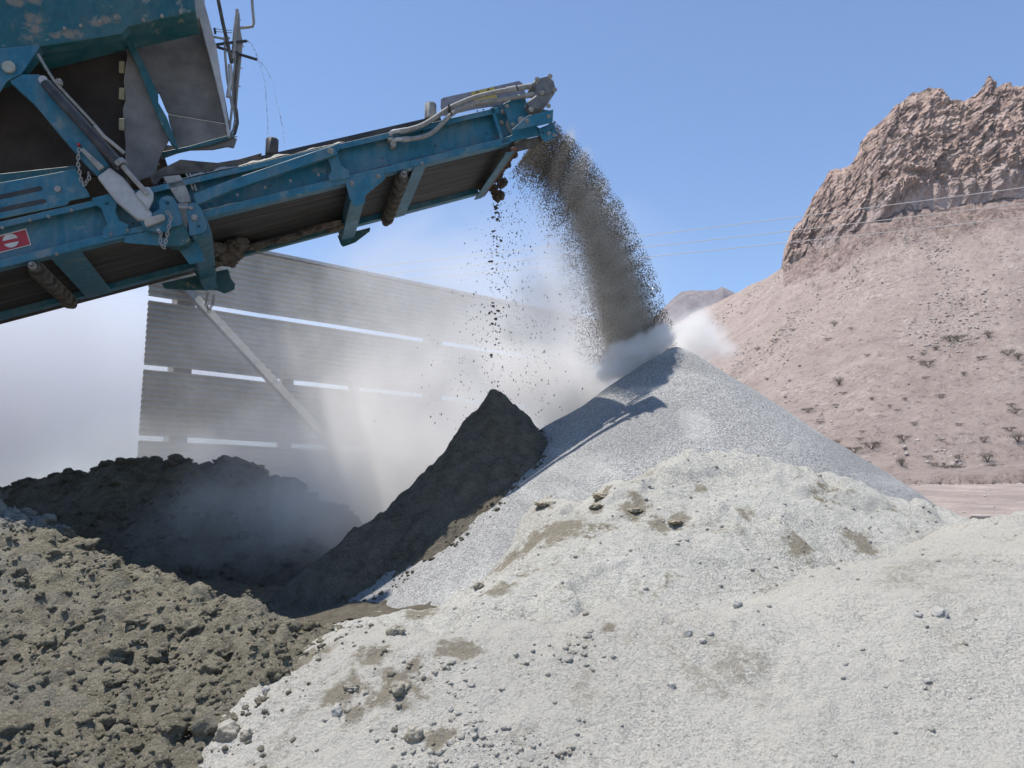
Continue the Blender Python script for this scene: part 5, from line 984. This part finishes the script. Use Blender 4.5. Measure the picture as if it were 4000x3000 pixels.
# ================================================================ airborne dust
def dust_mat(name, dens, col, sc, lo=0.36, hi=0.62, power=1.3, aniso=0.05, floor=0.05, warp=1.0):
    m = bpy.data.materials.new(name); m.use_nodes = True; t = m.node_tree; nn = t.nodes; nn.remove(nn['Principled BSDF']); out = nn['Material Output']
    pv = nn.new('ShaderNodeVolumePrincipled'); pv.inputs['Color'].default_value = (*col, 1); pv.inputs['Anisotropy'].default_value = aniso
    tc = nn.new('ShaderNodeTexCoord'); ln = nn.new('ShaderNodeVectorMath'); ln.operation = 'DOT_PRODUCT'; 
    gp = nn.new('ShaderNodeNewGeometry'); wn_ = nn.new('ShaderNodeTexNoise'); t.links.new(gp.outputs['Position'], wn_.inputs['Vector']); wn_.inputs['Scale'].default_value = sc * 0.55; wn_.inputs['Detail'].default_value = 2
    sb_ = nn.new('ShaderNodeVectorMath'); sb_.operation = 'MULTIPLY_ADD'; t.links.new(wn_.outputs['Color'], sb_.inputs[0]); sb_.inputs[1].default_value = (warp,) * 3; sb_.inputs[2].default_value = (-warp / 2,) * 3
    ad = nn.new('ShaderNodeVectorMath'); ad.operation = 'ADD'; t.links.new(tc.outputs['Object'], ad.inputs[0]); t.links.new(sb_.outputs[0], ad.inputs[1]); sl = nn.new('ShaderNodeVectorMath'); sl.operation = 'SCALE'; t.links.new(ad.outputs[0], sl.inputs[0]); sl.inputs['Scale'].default_value = 1.15
    t.links.new(sl.outputs[0], ln.inputs[0]); t.links.new(sl.outputs[0], ln.inputs[1])
    def M(op, a, b=0.0, c=None):
        x = nn.new('ShaderNodeMath'); x.operation = op
        for i, v in enumerate((a, b, c)):
            if v is None: continue
            if isinstance(v, bpy.types.NodeSocket): t.links.new(v, x.inputs[i])
            else: x.inputs[i].default_value = v
        return x.outputs[0]
    geo = nn.new('ShaderNodeNewGeometry'); no = nn.new('ShaderNodeTexNoise'); t.links.new(geo.outputs['Position'], no.inputs['Vector']); no.inputs['Scale'].default_value = sc; no.inputs['Detail'].default_value = 4; no.inputs['Roughness'].default_value = 0.55; no.inputs['Distortion'].default_value = 0.5
    mr = nn.new('ShaderNodeMapRange'); t.links.new(no.outputs['Fac'], mr.inputs[0]); mr.inputs[1].default_value = lo; mr.inputs[2].default_value = hi; mr.inputs[3].default_value = floor; mr.inputs[4].default_value = 1.0
    fall = M('POWER', M('MAXIMUM', M('SUBTRACT', 1.0, ln.outputs['Value']), 0.0), power)
    # the noise also eats into the edge so that no ellipse outline shows
    e = M('MULTIPLY', fall, mr.outputs[0]); t.links.new(M('MULTIPLY', e, dens), pv.inputs['Density']); t.links.new(pv.outputs[0], out.inputs['Volume']); return m
WHITE = (0.96, 0.95, 0.935)
def dust(lab, u, v, Y, rx, ry, rz, dens, sc=1.2, col=WHITE, rot=0.0, **kw):
    vv, ff = IC[3]; o = mesh_np('dust_cloud', vv * 1.02, ff, dust_mat('airborne_dust', dens, col, sc, **kw)); o.location = P(u, v, Y); o.scale = (rx, ry, rz); o.rotation_euler = (0, rot, 0)
    tag(o, lab, kind='stuff'); return o
dust('broad pale dust drifting beyond the end of the wall', -20, 395, 19, 9, 4.5, 5.2, 1.3, 0.30, floor=0.4, warp=.8, col=(.86, .865, .88))
dust('thin dust behind the slots of the wall', 260, 400, 21, 6, 3.5, 4.0, 0.35, 0.4, floor=.5, warp=.6, col=(.90, .905, .92))
def dust_field(lab, blobs, lo_, hi_, sc, name='dust_cloud'):
    """one continuous cloud whose density is the sum of soft swells torn up by noise"""
    x0, y0, z0 = lo_; x1, y1, z1_ = hi_; vs = [(x, y, z) for z in (z0, z1_) for y in (y0, y1) for x in (x0, x1)]
    m = bpy.data.materials.new('drifting_dust'); m.use_nodes = True; t = m.node_tree; nn = t.nodes; nn.remove(nn['Principled BSDF'])
    o = mesh_np(name, vs, [(0, 2, 3, 1), (4, 5, 7, 6), (0, 1, 5, 4), (2, 6, 7, 3), (0, 4, 6, 2), (1, 3, 7, 5)], m)
    pv = nn.new('ShaderNodeVolumePrincipled'); pv.inputs['Color'].default_value = (*WHITE, 1); pv.inputs['Anisotropy'].default_value = 0.05
    geo = nn.new('ShaderNodeNewGeometry'); L = t.links.new
    def VM(op, a, b=None, c=None, s_=None):
        x = nn.new('ShaderNodeVectorMath'); x.operation = op
        for i, v in enumerate((a, b, c)):
            if v is None: continue
            if isinstance(v, bpy.types.NodeSocket): L(v, x.inputs[i])
            else: x.inputs[i].default_value = v
        return x.outputs['Value'] if op == 'DOT_PRODUCT' else x.outputs[0]
    def M(op, a, b=0.0, c=None):
        x = nn.new('ShaderNodeMath'); x.operation = op
        for i, v in enumerate((a, b, c)):
            if v is None: continue
            if isinstance(v, bpy.types.NodeSocket): L(v, x.inputs[i])
            else: x.inputs[i].default_value = v
        return x.outputs[0]
    def N_(scale, det, out='Fac', dist=0.0, vec=None):
        x = nn.new('ShaderNodeTexNoise'); L(vec or geo.outputs['Position'], x.inputs['Vector']); x.inputs['Scale'].default_value = scale; x.inputs['Detail'].default_value = det; x.inputs['Distortion'].default_value = dist; x.inputs['Roughness'].default_value = 0.6; return x.outputs[out]
    w = VM('MULTIPLY_ADD', N_(0.55, 2, 'Color'), (1.9, 1.0, 1.5), (-0.95, -0.5, -0.75)); p = VM('ADD', geo.outputs['Position'], w); tot = None
    for (u, v, Y, rx, ry, rz, d) in blobs:
        c = P(u, v, Y); q = VM('MULTIPLY_ADD', p, (1 / rx, 1 / ry, 1 / rz), (-c.x / rx, -c.y / ry, -c.z / rz)); g = M('MULTIPLY', M('POWER', M('MAXIMUM', M('SUBTRACT', 1.0, VM('DOT_PRODUCT', q, q)), 0.0), 1.4), d)
        tot = g if tot is None else M('ADD', tot, g)
    st = nn.new('ShaderNodeMapping'); L(geo.outputs['Position'], st.inputs[0]); st.inputs['Rotation'].default_value = (0, 0.5, 0); st.inputs['Scale'].default_value = (1.0, 1.0, 0.7)
    mr = nn.new('ShaderNodeMapRange'); L(N_(sc, 5, dist=0.9, vec=st.outputs[0]), mr.inputs[0]); mr.inputs[1].default_value = 0.34; mr.inputs[2].default_value = 0.66; mr.inputs[3].default_value = 0.12; mr.inputs[4].default_value = 1.25
    L(M('MULTIPLY', tot, mr.outputs[0]), pv.inputs['Density']); L(pv.outputs[0], nn['Material Output'].inputs['Volume']); m.cycles.volume_step_rate = 0.4
    tag(o, lab, kind='stuff'); return o
dust_field('pale dust billowing from the pit across the wall to the grey cone', [
    (400, 410, 9.7, 4.0, 1.6, 2.5, .45), (460, 455, 9.1, 2.4, 1.5, 1.75, 1.7), (550, 400, 9.4, 1.9, 1.5, 1.6, 1.0), (285, 535, 7.9, 1.5, .8, .85, 2.6), (360, 490, 8.6, 1.9, 1.2, 1.2, 1.9),
    (490, 290, 9.2, 2.3, 1.4, 1.5, .6), (190, 462, 9.8, 2.2, .9, .8, 1.1)], (-6.5, 7.25, -1.3), (2.2, 11.25, 3.5), 1.15)
dust('dust trailing behind the falling stone', 552, 285, 7.0, 0.50, 0.5, 1.2, 2.6, 1.8, rot=0.30, floor=.25, warp=.8)
dust('grey dust rolling down the left side of the grey cone', 570, 398, 7.5, 1.15, 0.5, 0.50, 13, 2.2, rot=0.45, floor=.3)
dust('bright dust roll where the stone lands', 634, 356, 6.98, 0.50, 0.30, 0.21, 60, 7, rot=-0.5, floor=.06)
dust('bright puff of dust behind the peak', 692, 334, 7.9, 0.50, 0.40, 0.42, 12, 2.6, floor=.15, power=1.2, warp=2.0)
BR = (0.72, 0.68, 0.61)
for i, (tt, w, d) in enumerate(((.16, .09, 5), (.26, .13, 6), (.36, .18, 7), (.46, .22, 8), (.56, .25, 9), (.66, .28, 10), (.76, .30, 11), (.86, .32, 12), (.95, .33, 12))):
    a = along(OUT, tt); b_ = along(INN, tt); dust('brown dust inside the falling stream', .42 * a[0] + .58 * b_[0], .42 * a[1] + .58 * b_[1], 6.55 + .75 * tt ** 1.3, w * 1.12, .45, .34, d, 7, BR, rot=.35 - .15 * tt, floor=.35, warp=.5)
# ---------------------------------------------------------------- clear desert air
def haze(dens):
    vs = [(x, y, z) for z in (-4.0, 520.0) for y in (-60, 2100) for x in (-1500, 1900)]
    o = mesh_np('haze', vs, [(0, 2, 3, 1), (4, 5, 7, 6), (0, 1, 5, 4), (2, 6, 7, 3), (0, 4, 6, 2), (1, 3, 7, 5)], None); m = bpy.data.materials.new('haze_air'); m.use_nodes = True; t = m.node_tree
    t.nodes.remove(t.nodes['Principled BSDF']); pv = t.nodes.new('ShaderNodeVolumePrincipled'); pv.inputs['Color'].default_value = (0.90, 0.94, 1.0, 1); pv.inputs['Density'].default_value = dens; pv.inputs['Anisotropy'].default_value = 0.2
    t.links.new(pv.outputs[0], t.nodes['Material Output'].inputs['Volume']); o.data.materials.append(m); tag(o, 'thin desert haze', kind='stuff')
haze(0.00006)
